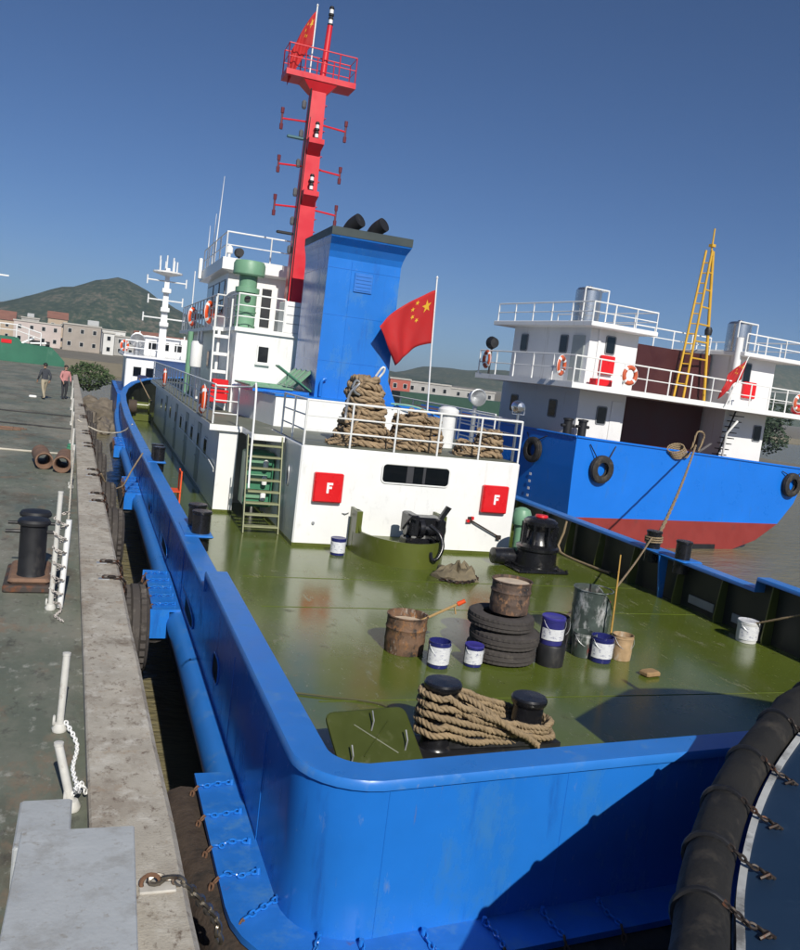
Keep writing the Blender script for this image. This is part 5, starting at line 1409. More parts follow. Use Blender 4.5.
# people --------------------------------------------------------------
def person(loc, rz, H, mats_, label, pose):
    """one continuous skinned body; mats_ = (top, trousers, skin, shoes)"""
    k = H / 1.75
    V = {}; E = []
    def v(n_, p, r): V[n_] = (Vector(p) * k, r * k)
    v('pel', (0, 0, .95), (.155)); v('waist', (0, .0, 1.10), .145); v('chest', (0, .02, 1.30), .175); v('neck0', (0, .02, 1.46), .075); v('neck', (0, .03, 1.53), .058); v('head0', (0, .03, 1.60), .085); v('head', (0, .03, 1.665), .098); v('crown', (0, .03, 1.72), .07)
    E += [('pel', 'waist'), ('waist', 'chest'), ('chest', 'neck0'), ('neck0', 'neck'), ('neck', 'head0'), ('head0', 'head'), ('head', 'crown')]
    for s_, nm in ((-1, 'l'), (1, 'r')):
        f_ = pose.get('stride', 0) * s_
        v('hip' + nm, (.10 * s_, 0, .88), .105); v('knee' + nm, (.11 * s_, .10 * f_ + .03, .50), .070); v('ank' + nm, (.115 * s_, .22 * f_ - .03, .10), .048); v('toe' + nm, (.125 * s_, .22 * f_ + .15, .045), .042)
        E.extend([('pel', 'hip' + nm), ('hip' + nm, 'knee' + nm), ('knee' + nm, 'ank' + nm), ('ank' + nm, 'toe' + nm)])
        a = pose.get('arm' + nm, (0, 0))
        v('sho' + nm, (.185 * s_, .02, 1.40), .078); v('elb' + nm, (.27 * s_, -.02 + a[0] * .5, 1.13), .053); v('wri' + nm, (.25 * s_ + a[1] * s_, .10 + a[0], .92), .036); v('hand' + nm, (.24 * s_ + a[1] * s_, .14 + a[0], .85), .040); v('fing' + nm, (.235 * s_ + a[1] * s_, .17 + a[0], .77), .024)
        v('thumb' + nm, (.20 * s_ + a[1] * s_, .19 + a[0], .83), .016)
        E.extend([('chest', 'sho' + nm), ('sho' + nm, 'elb' + nm), ('elb' + nm, 'wri' + nm), ('wri' + nm, 'hand' + nm), ('hand' + nm, 'fing' + nm), ('hand' + nm, 'thumb' + nm)])
    names = list(V)
    me = bpy.data.meshes.new('body_cage'); me.from_pydata([tuple(V[n_][0]) for n_ in names], [(names.index(a), names.index(b)) for a, b in E], [])
    ob = bpy.data.objects.new('body_cage', me); C.objects.link(ob)
    sk_ = ob.modifiers.new('skin', 'SKIN')
    for i, n_ in enumerate(names): me.skin_vertices[0].data[i].radius = (V[n_][1], V[n_][1] * (.72 if n_ in ('chest', 'waist', 'pel') else 1.0))
    me.skin_vertices[0].data[0].use_root = True
    ss = ob.modifiers.new('sub', 'SUBSURF'); ss.levels = 2
    dg_ = bpy.context.evaluated_depsgraph_get()
    nm_ = bpy.data.meshes.new_from_object(ob.evaluated_get(dg_))
    bpy.data.objects.remove(ob)
    nm_.materials.clear()
    for m_ in mats_: nm_.materials.append(m_)
    for p in nm_.polygons:
        c = p.center / k
        if c.z < .09: i = 3
        elif c.z < .97 and abs(c.x) < .20 + (0.02 if c.z < .8 else 0) and not (abs(c.x) > .195 and c.z > .74): i = 1
        elif c.z > 1.50: i = 2
        elif abs(c.x) > .17 and c.z < .93: i = 2
        else: i = 0
        p.material_index = i; p.use_smooth = True
    nm_.name = 'person'
    o = bpy.data.objects.new('person', nm_); C.objects.link(o)
    o.location = loc; o.rotation_euler = (0, 0, rz); WM[o.name] = Matrix.Identity(4)
    tag(o, label, 'person')
    # hair cap, ears, nose
    b = MB(); rings = []
    for j in range(7):
        ph = j / 6 * R(108); ring = []
        for i in range(16):
            a = 2 * PI * i / 16; cut = 1.0 - .28 * max(0, math.sin(a)) * (j / 6)
            ring.append((.108 * math.sin(ph * cut) * math.cos(a), .03 + .118 * math.sin(ph * cut) * math.sin(a) - .008, 1.665 + .112 * math.cos(ph * cut)))
        rings.append(ring)
    b.loft([[(x * k, y * k, z * k) for x, y, z in r_] for r_ in rings], True, False); b.build('hair', hair, o, smooth=180, local=True)
    b = MB()
    for s_ in (-1, 1): b.lathe([(.001, -.012), (.024, -.01), (.03, .0), (.001, .012)], (.102 * s_ * k, .03 * k, 1.645 * k), 8, axis='x')
    b.hexa([(-.014 * k, .118 * k, 1.625 * k), (.014 * k, .118 * k, 1.625 * k), (.01 * k, .15 * k, 1.63 * k), (-.01 * k, .15 * k, 1.63 * k), (-.009 * k, .118 * k, 1.68 * k), (.009 * k, .118 * k, 1.68 * k), (.005 * k, .125 * k, 1.68 * k), (-.005 * k, .125 * k, 1.68 * k)])
    b.build('ears_and_nose', skin, o, smooth=60, local=True)
    b = MB()
    for s_ in (-1, 1): b.lathe([(.001, .012), (.013, .006), (.013, -.004)], (.035 * s_ * k, .122 * k, 1.675 * k), 8, axis='y')
    b.box(-.022 * k, .022 * k, .118 * k, .126 * k, 1.592 * k, 1.60 * k); b.build('eyes_and_mouth', hair, o, local=True)
    return o
person((-2.37, 45.2, DZ), R(35), 1.74, (jacket, khaki, skin, shoe), 'person in a dark jacket and khaki trousers walking on the quay', {'stride': 1.0, 'arml': (.1, 0), 'armr': (-.12, .02)})
person((-1.50, 46.6, DZ), R(-150), 1.70, (pink, darkcloth, skin, shoe), 'person in a pink shirt and dark trousers by the quay edge', {'stride': .35, 'arml': (.12, -.06), 'armr': (.1, -.05)})
b = MB(); b.bbox(-3.05, -2.7, 45.5, 45.62, DZ + .003, DZ + .12, .03); b.build('white_bag', white_rail, None, 'small white bag on the quay left of the khaki trousers', 'bag')
# bush and rubble at the quay edge beyond
def leaf_cloud(mb, c, rad, n, size, flat=.8):
    for _ in range(n):
        while True:
            p = Vector((random.uniform(-1, 1), random.uniform(-1, 1), random.uniform(-1, 1)))
            if p.length < 1: break
        p = p.normalized() * (p.length ** .45)
        q = mnoise.noise(p * 2.3 + Vector(c) * .37)
        p = p * (1 + .35 * q)
        pos = Vector((c[0] + p.x * rad[0], c[1] + p.y * rad[1], c[2] + p.z * rad[2]))
        a = Vector((random.gauss(0, 1), random.gauss(0, 1), random.gauss(0, 1) * flat)).normalized(); b_ = a.orthogonal().normalized()
        s_ = size * random.uniform(.6, 1.4)
        mb.add([pos - a * s_, pos + b_ * s_ * .5, pos + a * s_, pos - b_ * s_ * .5], [(0, 1, 2, 3)])
leafm = mat('bush leaves', (.045, .075, .022), .7, var=.5, vscale=3)
leafd = mat('dark tree leaves', (.022, .042, .020), .75, var=.5, vscale=1.2)
def bush(name, loc, rad, n, size, m, label, trunk_h=.4, cat='bush', group=None):
    o = empty(name, loc, 0, label, cat, group)
    b = MB(); leaf_cloud(b, (0, 0, trunk_h + rad[2]), rad, n, size); b.build('crown', m, o, local=True, rec=False)
    b = MB()
    for k in range(4):
        a = k * 1.6; b.tube([(0, 0, 0), (.1 * math.cos(a) * rad[0], .1 * math.sin(a) * rad[1], trunk_h), (.5 * math.cos(a) * rad[0], .5 * math.sin(a) * rad[1], trunk_h + rad[2])], [.06 * rad[0], .05 * rad[0], .02 * rad[0]], 6)
    b.build('trunk', mat('bark', (.09, .065, .045), .9, var=.3), o, smooth=60, local=True)
    return o
bush('bush', (-.6, 78, -.6), (1.9, 1.7, 1.05), 1900, .13, leafm, 'round green bush beyond the quay edge ahead of the tug', .2)
rockm = mat('brown rock', (0.15, 0.125, 0.095), .95, var=.4, vscale=3, bump=.6, bscale=8)
for k, (x, y, rx, rz_) in enumerate(((-.5, 60, .9, .8), (.35, 64, 1.3, 1.1), (-.3, 68, 1.1, 1.2), (.75, 57, .6, .55), (1.3, 70, 1.2, .9), (.5, 54, .5, .5))):
    bm = bmesh.new(); bmesh.ops.create_icosphere(bm, subdivisions=3, radius=1)
    for v_ in bm.verts:
        q = mnoise.noise(v_.co * 1.3 + Vector((k * 7, 0, 0))) * .45 + mnoise.cell(v_.co * 1.8 + Vector((k * 3, 1, 2))) * .10
        v_.co = Vector((v_.co.x * rx, v_.co.y * rx * 1.2, v_.co.z * rz_)) * (1 + q) + Vector((x, y, -1.55))
    me = bpy.data.meshes.new('boulder'); bm.to_mesh(me); bm.free(); me.materials.append(rockm)
    ob = bpy.data.objects.new('boulder', me); C.objects.link(ob)
    tag(ob, ['brown boulder at the quay foot touching the coping', 'largest brown boulder at the quay foot ahead of the tug', 'brown boulder at the quay foot just before the round bush', 'small brown boulder closest to the tug bow', 'flat brown boulder between the bush and the boat moored ahead', 'smallest brown boulder, nearest along the quay foot'][k], 'rock', 'boulders at the quay foot')

# ================================================================== THE BARGE ASTERN OF WHICH WE SEE THE TRANSOM
BZ = R(9)
BP = (16.40, 27.0, 0)
BRG = empty('cargo_barge', (BP[0], BP[1], 0), BZ, 'blue and red cargo barge with two white deckhouses, stern towards the tug', 'boat')
def bw(u, v_, z):
    p = WM[BRG.name] @ Vector((u, v_, z)); return tuple(p)
BWD = 12.9
def b_top(u): return 2.32 - .50 * min(1, max(0, u / 12.9))
# transom section polygon (u,z): flat left, rounded bilge to the right
def section(v_):
    k = min(1, v_ / 6)
    bot = -2.3
    pts = []
    sec = [(0, 0), (0.12, -.62), (.25, -1.4), (.6, -2.2), (7.2, -2.2), (9.0, -1.75), (10.6, -1.15), (11.55, -.62), (12.3, .2), (12.75, 1.2), (12.9, b_top(12.9)), (0, b_top(0))]
    return sec
sec = section(0)
def secz(zc): pass
mb = MB()
# transom: blue upper and red lower as separate strips, plus hull sides
left = [(0.0, 2.32), (0.0, 1.2), (0.03, .3), (.07, -.62), (.25, -1.4), (.6, -2.2)]
right = [(12.9, 1.82), (12.82, 1.2), (12.45, .3), (11.62, -.62), (10.4, -1.35), (7.6, -2.2)]
V0 = [0, .0]
rings0 = [[(lerp(l_[0], r_[0], k / 14), 0.0, lerp(l_[1], r_[1], k / 14)) for k in range(15)] for l_, r_ in zip(left, right)]
for j in range(5):
    mb.slot(0 if j < 3 else 1).loft([rings0[j], rings0[j + 1]], closed=False, caps=False)
for side in (left, right):
    for j in range(5):
        a, b_ = side[j], side[j + 1]
        mb.slot(0 if j < 3 else 1)
        strip = []
        for v_ in (0, 1.5, 4, 10, 22, 34):
            strip.append([(a[0], v_, a[1]), (b_[0], v_, b_[1])])
        mb.loft(strip, closed=False, caps=False)
hull = mb.build('hull', [b_blue, b_red], BRG, smooth=40, local=True)
mb = MB(); mb.add([(0.02, .02, 2.0), (12.85, .02, 1.7), (12.85, 34, 1.7), (.02, 34, 2.0)], [(0, 1, 2, 3)]); mb.build('aft_deck', mat('barge deck paint', (.12, .06, .05), .7, var=.2), BRG, local=True)
mb = MB(); mb.tube([(0, -.01, 2.33), (12.9, -.01, 1.83)], .045, 8); mb.tube([(0, -.01, 2.33), (0, 34, 2.33)], .045, 8); mb.build('rub_bar', b_blue, BRG, smooth=60, local=True)
mb = MB(); mb.box(6.1, 8.0, -.02, .4, -1.95, -1.55); mb.build('rudder_trunk', black_flat, BRG, local=True)
# draft marks
for k in range(5):
    b = MB(); z = .55 - k * .28; b.box(-.012, -.004, 2.35, 2.47, z, z + .10); b.build('draft_mark', white_letter, hull, local=True)
# lower and upper houses
def bhouse(u0, u1, v0, v1, z0, z1, name, par=BRG):
    b = MB(); b.box(u0, u1, v0, v1, z0, z1); return b.build(name, b_white, par, local=True)
def bwin(par, axis, a, c0, z, w_, h_, name='window'):
    b = MB(); bb = MB()
    if axis == 'v':      # on an aft wall at v = a
        b.prism_y(rrect(c0 - w_ / 2 - .05, c0 + w_ / 2 + .05, z - h_ / 2 - .05, z + h_ / 2 + .05, .08), a - .03, a - .002)
        bb.prism_y(rrect(c0 - w_ / 2, c0 + w_ / 2, z - h_ / 2, z + h_ / 2, .06), a - .04, a - .028)
    else:
        f2 = rrect(c0 - w_ / 2 - .05, c0 + w_ / 2 + .05, z - h_ / 2 - .05, z + h_ / 2 + .05, .08); b.prism_x(f2, a - .03, a - .002)
        f2 = rrect(c0 - w_ / 2, c0 + w_ / 2, z - h_ / 2, z + h_ / 2, .06); bb.prism_x(f2, a - .04, a - .028)
    f = b.build(name, MATS['window frame grey'], par, local=True); bb.build('pane', glass, f, local=True)
    return f
hl = bhouse(1.10, 3.45, 1.5, 6.6, 1.9, 4.05, 'lower_house')
bwin(hl, 'v', 1.5, 2.3, 3.15, .42, .62); bwin(hl, 'u', 1.10, 3.0, 3.2, .42, .62); bwin(hl, 'u', 1.10, 5.6, 3.2, .42, .62)
b = MB(); b.bbox(2.75, 3.3, 1.46, 1.498, 2.0, 3.75, .01); b.build('door', b_white, hl, local=True)
hr_ = bhouse(9.1, 11.7, 1.5, 7.6, 1.75, 4.0, 'lower_house')
bwin(hr_, 'v', 1.5, 11.25, 3.1, .42, .62)
# upper deck slab (port and starboard wings + aft walkway)
b = MB(); b.hexa([(-.57, 0, 4.06), (13.3, 0, 3.90), (13.3, 6.3, 3.90), (-.57, 6.3, 4.06), (-.57, 0, 4.26), (13.3, 0, 4.10), (13.3, 6.3, 4.10), (-.57, 6.3, 4.26)]); ud = b.build('upper_deck', b_white, BRG, local=True)
hu = bhouse(1.22, 3.65, 1.5, 6.4, 4.2, 6.4, 'upper_house')
b = MB(); b.bbox(.62, 3.95, .8, 7.2, 6.40, 6.58, .02); b.build('house_roof', b_white, hu, local=True)
bwin(hu, 'v', 1.5, 2.25, 5.85, .40, .62); bwin(hu, 'u', 1.22, 3.0, 5.75, .40, .62); bwin(hu, 'u', 1.22, 5.6, 5.75, .40, .62)
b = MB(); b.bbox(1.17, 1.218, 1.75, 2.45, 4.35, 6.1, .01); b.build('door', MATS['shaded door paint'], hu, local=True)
for u, z in ((2.15, 5.08),):
    b = MB(); b.bbox(u - .34, u + .34, 1.34, 1.498, z - .36, z + .36, .03); fb_ = b.build('hose_cabinet', red_sign, hu, local=True)
b = MB(); b.box(1.60, 1.72, 1.44, 1.498, 4.3, 6.4); b.build('corner_post', b_white, hu, local=True)
b = MB(); b.bbox(1.3, 2.1, .9, 1.3, 4.27, 4.52, .02); b.build('red_chest', red_sign, ud, local=True)
h2 = bhouse(9.1, 11.75, 1.5, 6.4, 4.1, 6.25, 'upper_house')
b = MB(); b.bbox(8.9, 12.75, .8, 7.2, 6.25, 6.43, .02); b.build('house_roof', b_white, h2, local=True)
bwin(h2, 'v', 1.5, 10.0, 5.6, .40, .8)
b = MB(); b.bbox(9.85, 10.6, 1.34, 1.498, 4.55, 5.25, .03); b.build('hose_cabinet', red_sign, h2, local=True)
b = MB(); b.lathe([(.001, -.1), (.08, -.09), (.08, 0)], (9.45, 1.49, 5.85), 10, axis='y'); b.build('lamp', black_flat, h2, local=True)
b = MB(); b.cyl((8.95, 1.2, 4.1), (8.95, 1.2, 7.0), .16, None, 12); b.build('white_post', b_white, BRG, local=True, smooth=40)
# maroon engine casing between
b = MB(); b.box(4.45, 8.95, 2.6, 7.6, 1.8, 6.2); ms = b.build('engine_casing', maroon, BRG, local=True)
b = MB(); b.box(4.25, 4.44, 2.55, 2.75, 1.9, 6.3); b.build('casing_edge', b_white, ms, local=True)
# rails
def brail(path, h=.95, post=1.15, rows=(1, .5)):
    b = MB(); railing(b, path, h, rows=rows, post=post, rp=.03, rr=.022); return b.build('railing', white_rail, BRG, smooth=60, local=True)
brail([(-.50, 6.2, 4.26), (-.50, .06, 4.26), (6.5, .06, 4.17), (13.2, .06, 4.10), (13.2, 6, 4.10)])
brail([(.7, 7, 6.58), (.7, .88, 6.58), (3.88, .88, 6.58), (3.88, 7, 6.58)], .72)
brail([(4.5, 7.2, 6.2), (4.5, 2.7, 6.2), (8.9, 2.7, 6.2)], .75)
brail([(9.0, .88, 6.43), (12.68, .88, 6.43), (12.68, 7, 6.43)], .75)
# water tanks with frames
for u, z in ((1.35, 6.58), (9.85, 6.43)):
    b = MB(); b.lathe([(.001, z + .05), (.50, z + .06), (.50, z + .25), (.515, z + .26), (.50, z + .27), (.50, z + 1.22), (.42, z + 1.32), (.12, z + 1.38), (.10, z + 1.42), (.001, z + 1.43)], (u + .1, 2.2, 0), 28)
    tk = b.build('water_tank', steel, BRG, smooth=35, local=True)
    b = MB()
    for du, dv in ((-.55, -.45), (.60, -.45), (.75, .55)):
        b.cyl((u + .1 + du, 2.2 + dv, z), (u + .1 + du, 2.2 + dv, z + 1.3), .03, None, 6)
    b.tube([(u - .45, 1.75, z + 1.3), (u + .7, 1.75, z + 1.3), (u + .85, 2.75, z + 1.3)], .03, 6); b.build('tank_frame', white_rail, tk, local=True)
    b = MB(); b.box(u - .38, u + .58, 1.85, 2.6, z, z + .055); b.build('tank_base', black_flat, tk, local=True)
# yellow tripod mast
mt = Vector((7.55, 2.2, 11.0))
b = MB()
b.tube([(6.85, 2.35, 4.2), (7.42, 2.35, 10.4)], .05, 8); b.tube([(7.15, 2.1, 4.2), (7.5, 2.1, 10.4)], .05, 8); b.tube([(8.55, 2.25, 4.2), (7.72, 2.25, 10.4)], .065, 8); b.tube([(7.56, 2.2, 10.3), (7.56, 2.2, 11.3)], .035, 8)
ym = b.build('yellow_mast', yellow, BRG, smooth=60, local=True)
for k in range(7):
    t = .28 + k * .115
    b = MB(); b.cyl((lerp(7.15, 7.5, t), 2.1, lerp(4.2, 10.4, t)), (lerp(8.55, 7.72, t), 2.25, lerp(4.2, 10.4, t)), .035, None, 6); b.build('rung', yellow, ym, local=True)
for k in range(13):
    t = .1 + k * .068
    b = MB(); b.cyl((lerp(6.85, 7.42, t), 2.35, lerp(4.2, 10.4, t)), (lerp(7.15, 7.5, t), 2.1, lerp(4.2, 10.4, t)), .025, None, 6); b.build('short_rung', yellow, ym, local=True)
b = MB(); b.lathe([(.001, 6.95), (.14, 6.95), (.16, 7.15), (.1, 7.28), (.001, 7.3)], (7.85, 1.95, 0), 12); b.build('floodlight', black_flat, ym, local=True, smooth=40)
b = MB(); b.box(7.46, 7.66, 2.1, 2.3, 10.55, 10.66); b.build('mast_head', yellow, ym, local=True)
# stairs and gangway post under the deck, starboard
b = MB(); b.tube([(8.75, 1.0, 1.9), (8.35, .6, 3.0), (8.75, .5, 3.55)], .05, 6); b.build('davit_pipe', white_rail, BRG, local=True, smooth=60)
b = MB()
b.tube([(8.6, 1.2, 1.8), (9.4, 1.2, 4.0)], .04, 6)
for k in range(8): b.box(8.58 + k * .1, 8.95 + k * .1, .95, 1.4, 2.05 + k * .24, 2.09 + k * .24)
b.build('stair_ladder', black_flat, BRG, local=True)
# twin bollard and cross bitt at the stern port quarter
for u in (.25, .95):
    b = MB(); b.lathe([(.16, 1.9), (.16, 2.85), (.2, 2.86), (.2, 2.93), (.001, 2.95)], (u, .9, 0), 14); b.cyl((u - .3, .9, 2.66), (u + .3, .9, 2.66), .06, None, 8); b.build('cross_bitt', black_flat, BRG, smooth=35, local=True)
# searchlight on the port wing
b = MB(); b.lathe([(.001, -.2), (.2, -.18), (.27, .05), (.25, .12), (.001, .08)], (-.25, 5.8, 5.55), 14, axis='y'); b.cyl((-.25, 5.8, 4.26), (-.25, 5.8, 5.3), .04, None, 8); b.build('searchlight', black_flat, BRG, smooth=40, local=True)
# things hung on the barge
def b_rot(deg): return (0, 0, BZ + R(deg))
lifebuoy(bw(-.56, 5.6, 4.85), b_rot(80), 'faded lifebuoy at the forward end of the barge port rail', dullorange, 'lifebuoys on the barge rail')
lifebuoy(bw(-.56, .75, 4.80), b_rot(28), 'faded lifebuoy at the port corner of the barge rail', dullorange, 'lifebuoys on the barge rail')
lifebuoy(bw(2.05, -.02, 4.76), b_rot(0), 'faded lifebuoy right of the red cabinet on the barge rail', dullorange, 'lifebuoys on the barge rail')
lifebuoy(bw(11.7, -.02, 4.6), b_rot(0), 'faded lifebuoy right of the starboard barge house', dullorange, 'lifebuoys on the barge rail')
o = empty('red_raft_bag', bw(12.9, .5, 4.1), BZ, 'red bag on the barge deck at the right picture edge', 'bag')
b = MB(); b.bbox(-.7, .7, -.25, .3, 0.01, .45, .12); b.build('bag_body', red_sign, o, local=True, smooth=40)
flag('national_flag', bw(8.05, -.1, 6.02), bw(7.85, -.1, 5.2), 1.15, .78, .12, 'red flag with yellow stars drooping before the yellow barge mast',
     staff=[bw(7.2, -.1, 4.1), bw(7.65, -.1, 5.1), bw(8.08, -.1, 6.15)], lean=(-1, .05))
bt = tyre_mesh('hull_tyre', .52, .26, rubber, 30, .5)
for k, (u, v_, z, rot, lb) in enumerate(((1.25, -.30, 1.22, (R(90), 0, BZ), 'black tyre hung on the sunlit barge stern near its port corner'), (11.95, -.30, 1.12, (R(90), 0, BZ), 'black tyre hung on the barge stern at the right picture edge'), (-.30, 2.3, 1.55, (R(90), 0, BZ - R(90)), 'black tyre hung on the shaded port side of the barge'))):
    t = bt if k == 0 else bt.copy()
    if k: C.objects.link(t)
    pos = Vector(bw(u, v_, z))
    place(t, pos, rot, lb, 'tyre', 'tyres hung on the barge hull', s_=1.0 if k < 2 else .95)
    if k < 2: t.location = Vector(bw(u, -.01, z))
    else: t.location = Vector(bw(-.02, v_, z))
    du = 1 if k < 2 else 0; dv = 0 if k < 2 else 1
    b = MB()
    for s_ in (-1, 1):
        e_ = [bw(u * (1 if k < 2 else 0) + s_ * .62 * du - (.03 if k == 2 else 0), (-.05 if k < 2 else v_) + s_ * .62 * dv, 2.15 - .04 * u), bw(u * (1 if k < 2 else 0) + s_ * .3 * du - (.15 if k == 2 else 0), (-.14 if k < 2 else v_) + s_ * .3 * dv, z + .42), bw(u * (1 if k < 2 else 0) - (.16 if k == 2 else 0), (-.15 if k < 2 else v_), z + .30)]
        b.tube(e_, .02, 6)
    b.build('tyre_lashing', black_flat, None, 'dark lashing holding the ' + lb, 'rope', 'lashings of the barge hull tyres', smooth=60)
# line from barge to the tug's bollard and coil on its rail
mb = MB(); rope(mb, [Vector(bw(5.9, -.12, 2.42)).lerp(Vector((10.86, 14.32, 1.05)), k / 80) - Vector((0, 0, .25 * math.sin(PI * k / 80))) for k in range(81)], .042, .2); mb.build('stern_line', rope_m, None, 'tan mooring line from the barge stern to the tug starboard bollard', 'rope', smooth=60)
mb = MB()
for k in range(5): rope(mb, [Vector(bw(4.9 + .42 * math.cos(a) + .08 * k, -.06 + .14 * math.sin(a) + .02 * k, 2.25 - .06 * k + .28 * math.sin(a * 1.0 + .6) * .6)) for a in [2 * PI * i / 24 for i in range(25)]], .035, .15)
rope(mb, ipath([bw(5.2, -.08, 2.2), bw(5.5, -.12, 1.9), bw(5.75, -.1, 2.4), bw(5.9, -.1, 2.95), bw(6.3, -.1, 2.85), bw(6.1, -.1, 2.2)], .1), .04, .15)
mb.build('rope_coil', rope_m, None, 'tan rope coil hung over the blue stern rail of the barge', 'rope', smooth=60)
# ================================================================== THE NEAR VESSEL (lower right)
NV = empty('workboat', (4.6, 0.5, WZ), 0, 'dark blue workboat bow with black roll fender at the lower right', 'boat')
edge = [(0.6, -3.0, 1.22), (1.25, -.6, 1.24), (1.85, 1.2, 1.26), (2.05, 2.1, 1.25), (2.77, 2.89, 1.28), (3.17, 3.35, 1.3), (3.78, 3.93, 1.33), (4.43, 4.44, 1.38), (5.07, 4.83, 1.5), (5.29, 4.93, 1.56), (6.1, 5.02, 1.75), (7.0, 5.04, 1.9), (7.9, 4.95, 1.95), (9.0, 4.4, 2.05), (10.2, 3.7, 1.9), (11.2, 2.5, 1.7), (11.9, .8, 1.5), (12.2, -3, 1.3)]
E_ = ipath(edge, .12)
b = MB(); b.tube(E_, .13, 18); fen = b.build('roll_fender', mat('scuffed fender darkened for shade', (.007, .0065, .006), .8, var=.35, vscale=4, bump=.25, bscale=30, dirt=[((.045, .038, .030), .34, 2.6, (1, 1, 1), .9)]), NV, smooth=60)  # black base darkened further in place of shade falling on the fender
ctr = Vector((6.6, -.5, 0))
def inw(p, d):
    q = (Vector((ctr.x, ctr.y, p.z)) - p); q.z = 0; q.normalize(); return p + q * d
ring_o = [inw(p, .155) for p in E_]; ring_i = [inw(p, .195) for p in E_]
b = MB(); b.loft([[tuple(a + Vector((0, 0, .02))), tuple(c_ + Vector((0, 0, .02))), tuple(c_ + Vector((0, 0, -.10))), tuple(a + Vector((0, 0, -.10)))] for a, c_ in zip(ring_o, ring_i)])
b.build('white_deck_edge', mat('greyed white edge paint', (.42, .43, .43), .6, var=.2, vscale=5, dirt=[((.12, .12, .12), .4, 3, (1, 1, 1), .8)]), NV)
b = MB(); n_ = len(ring_i)
vs = [tuple(p + Vector((0, 0, .0))) for p in ring_i] + [(6.6, -1.0, 1.40)]
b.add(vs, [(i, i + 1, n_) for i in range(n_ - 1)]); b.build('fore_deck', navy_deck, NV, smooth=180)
low = [inw(p, .9) for p in E_]
b = MB(); b.loft([[tuple(p - Vector((0, 0, .10))) for p in ring_o], [tuple(Vector((p.x, p.y, WZ - .6))) for p in low]], closed=False, caps=False); b.build('hull', MATS['dark blue lower hull'], NV, smooth=60)
# lashings round the fender: strap + chain tail on deck
acc = 0; last = None; ks = []
for i, p in enumerate(E_):
    if 3 < i and (not ks or (p - E_[ks[-1]]).length > .56): ks.append(i)
for i in ks:
    p = E_[i]; t = (E_[min(i + 1, n_ - 1)] - E_[i - 1]).normalized()
    inward = (inw(p, 1) - p).normalized(); up = Vector((0, 0, 1))
    pts = []
    for k in range(13):
        a = R(-100 + 215 * k / 12)
        pts.append(p - inward * math.cos(a) * -.18 * -1 + up * math.sin(a) * .18)
    pts = [p + (-inward) * math.cos(a) * .139 + up * math.sin(a) * .139 for a in [R(-80 + 205 * k / 12) for k in range(13)]]
    b = MB(); b.tube(pts, .018, 6); st = b.build('lashing', black_flat, NV, smooth=60)
    b = MB(); q0 = pts[-1]; chain(b, [q0, p + inward * .20 + up * .045, p + inward * .26 + up * .03 + t * .02, p + inward * .31 + up * .02], .042, .008)
    b.build('lashing_chain', chain_dark, st, smooth=60)
    b = MB(); b.tube([p + inward * .26 + up * .012 - t * .03, p + inward * .30 + up * .035, p + inward * .33 + up * .012 + t * .02], .010, 6); b.build('eye_plate', chain_dark, st)
# bow bulwark to starboard (out of frame) with a jack staff, and a deckhouse behind the camera, added unseen to shade the fore deck
b = MB(); bb = [p for p in E_ if 5.5 < p.x < 10.4]; bh = lambda p: Vector((0, 0, min(3.0, 2.4 + (p.x - 5.5) * .42) - p.z))
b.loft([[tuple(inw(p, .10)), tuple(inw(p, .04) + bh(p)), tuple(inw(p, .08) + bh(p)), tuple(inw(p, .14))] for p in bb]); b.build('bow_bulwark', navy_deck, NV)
b = MB(); b.cyl((7.0, 4.6, 1.8), (7.0, 4.6, 3.5), .035, None, 8); b.build('jack_staff', white_rail, NV, smooth=60)
b = MB(); b.box(3.6, 9.2, -6.0, -2.6, 1.25, 4.3); shade_house = b.build('deckhouse', white, NV)
b = MB(); b.box(3.4, 9.4, -6.2, -2.4, 4.302, 4.42); b.build('roof', white, shade_house)
# ================================================================== BEYOND
# boat moored ahead of the tug
AH = empty('moored_tug', (5.2, 66, WZ), 0, 'white and blue tug moored ahead with a tall lattice of mast lights', 'boat')
b = MB(); hullp = [(1.3, 58.2), (2.0, 57.6), (7.5, 57.6), (8.4, 58.2), (8.6, 78), (1.2, 78)]
b.prism(hullp, WZ - .5, .5); b.build('hull', b_blue, AH)
b = MB(); b.bbox(1.9, 7.9, 61, 74, .5, 2.9, .05); ah1 = b.build('deckhouse', b_white, AH)
b = MB(); b.bbox(1.7, 3.6, 59.5, 61, .5, 3.0, .05); b.build('aft_cabin', b_white, AH)
b = MB(); b.bbox(1.5, 8.2, 59.3, 75, 2.91, 3.05, .03); b.build('boat_deck', b_white, AH)
b = MB(); b.bbox(3.0, 6.6, 64.5, 71, 3.05, 4.5, .05); ah2 = b.build('upper_cabin', b_white, AH)
for x in (3.0, 3.9, 4.8):
    bb = MB(); bb.box(x + .3, x + .8, 64.46, 64.498, 3.55, 4.1); bb.build('window', glass, ah2)
for x in (2.2, 3.0):
    bb = MB(); bb.box(x, x + .5, 59.46, 59.498, 1.7, 2.3); bb.build('window', glass, AH)
b = MB(); railing(b, [(1.6, 74, 3.05), (1.6, 59.4, 3.05), (8.1, 59.4, 3.05)], .95, rows=(1, .5), post=1.6, rp=.035, rr=.03); b.build('railing', white_rail, AH)
b = MB(); b.lathe([(.25, -.5), (.34, -.4), (.5, .0), (.44, .02), (.001, -.35)], (2.35, 60.3, 4.05), 16, axis='y'); b.v = [(x, 120.6 - y, z) for x, y, z in b.v]; b.cyl((2.35, 60.4, 3.05), (2.35, 60.4, 3.9), .2, None, 10); b.build('cowl_vent', galv, AH, smooth=40)
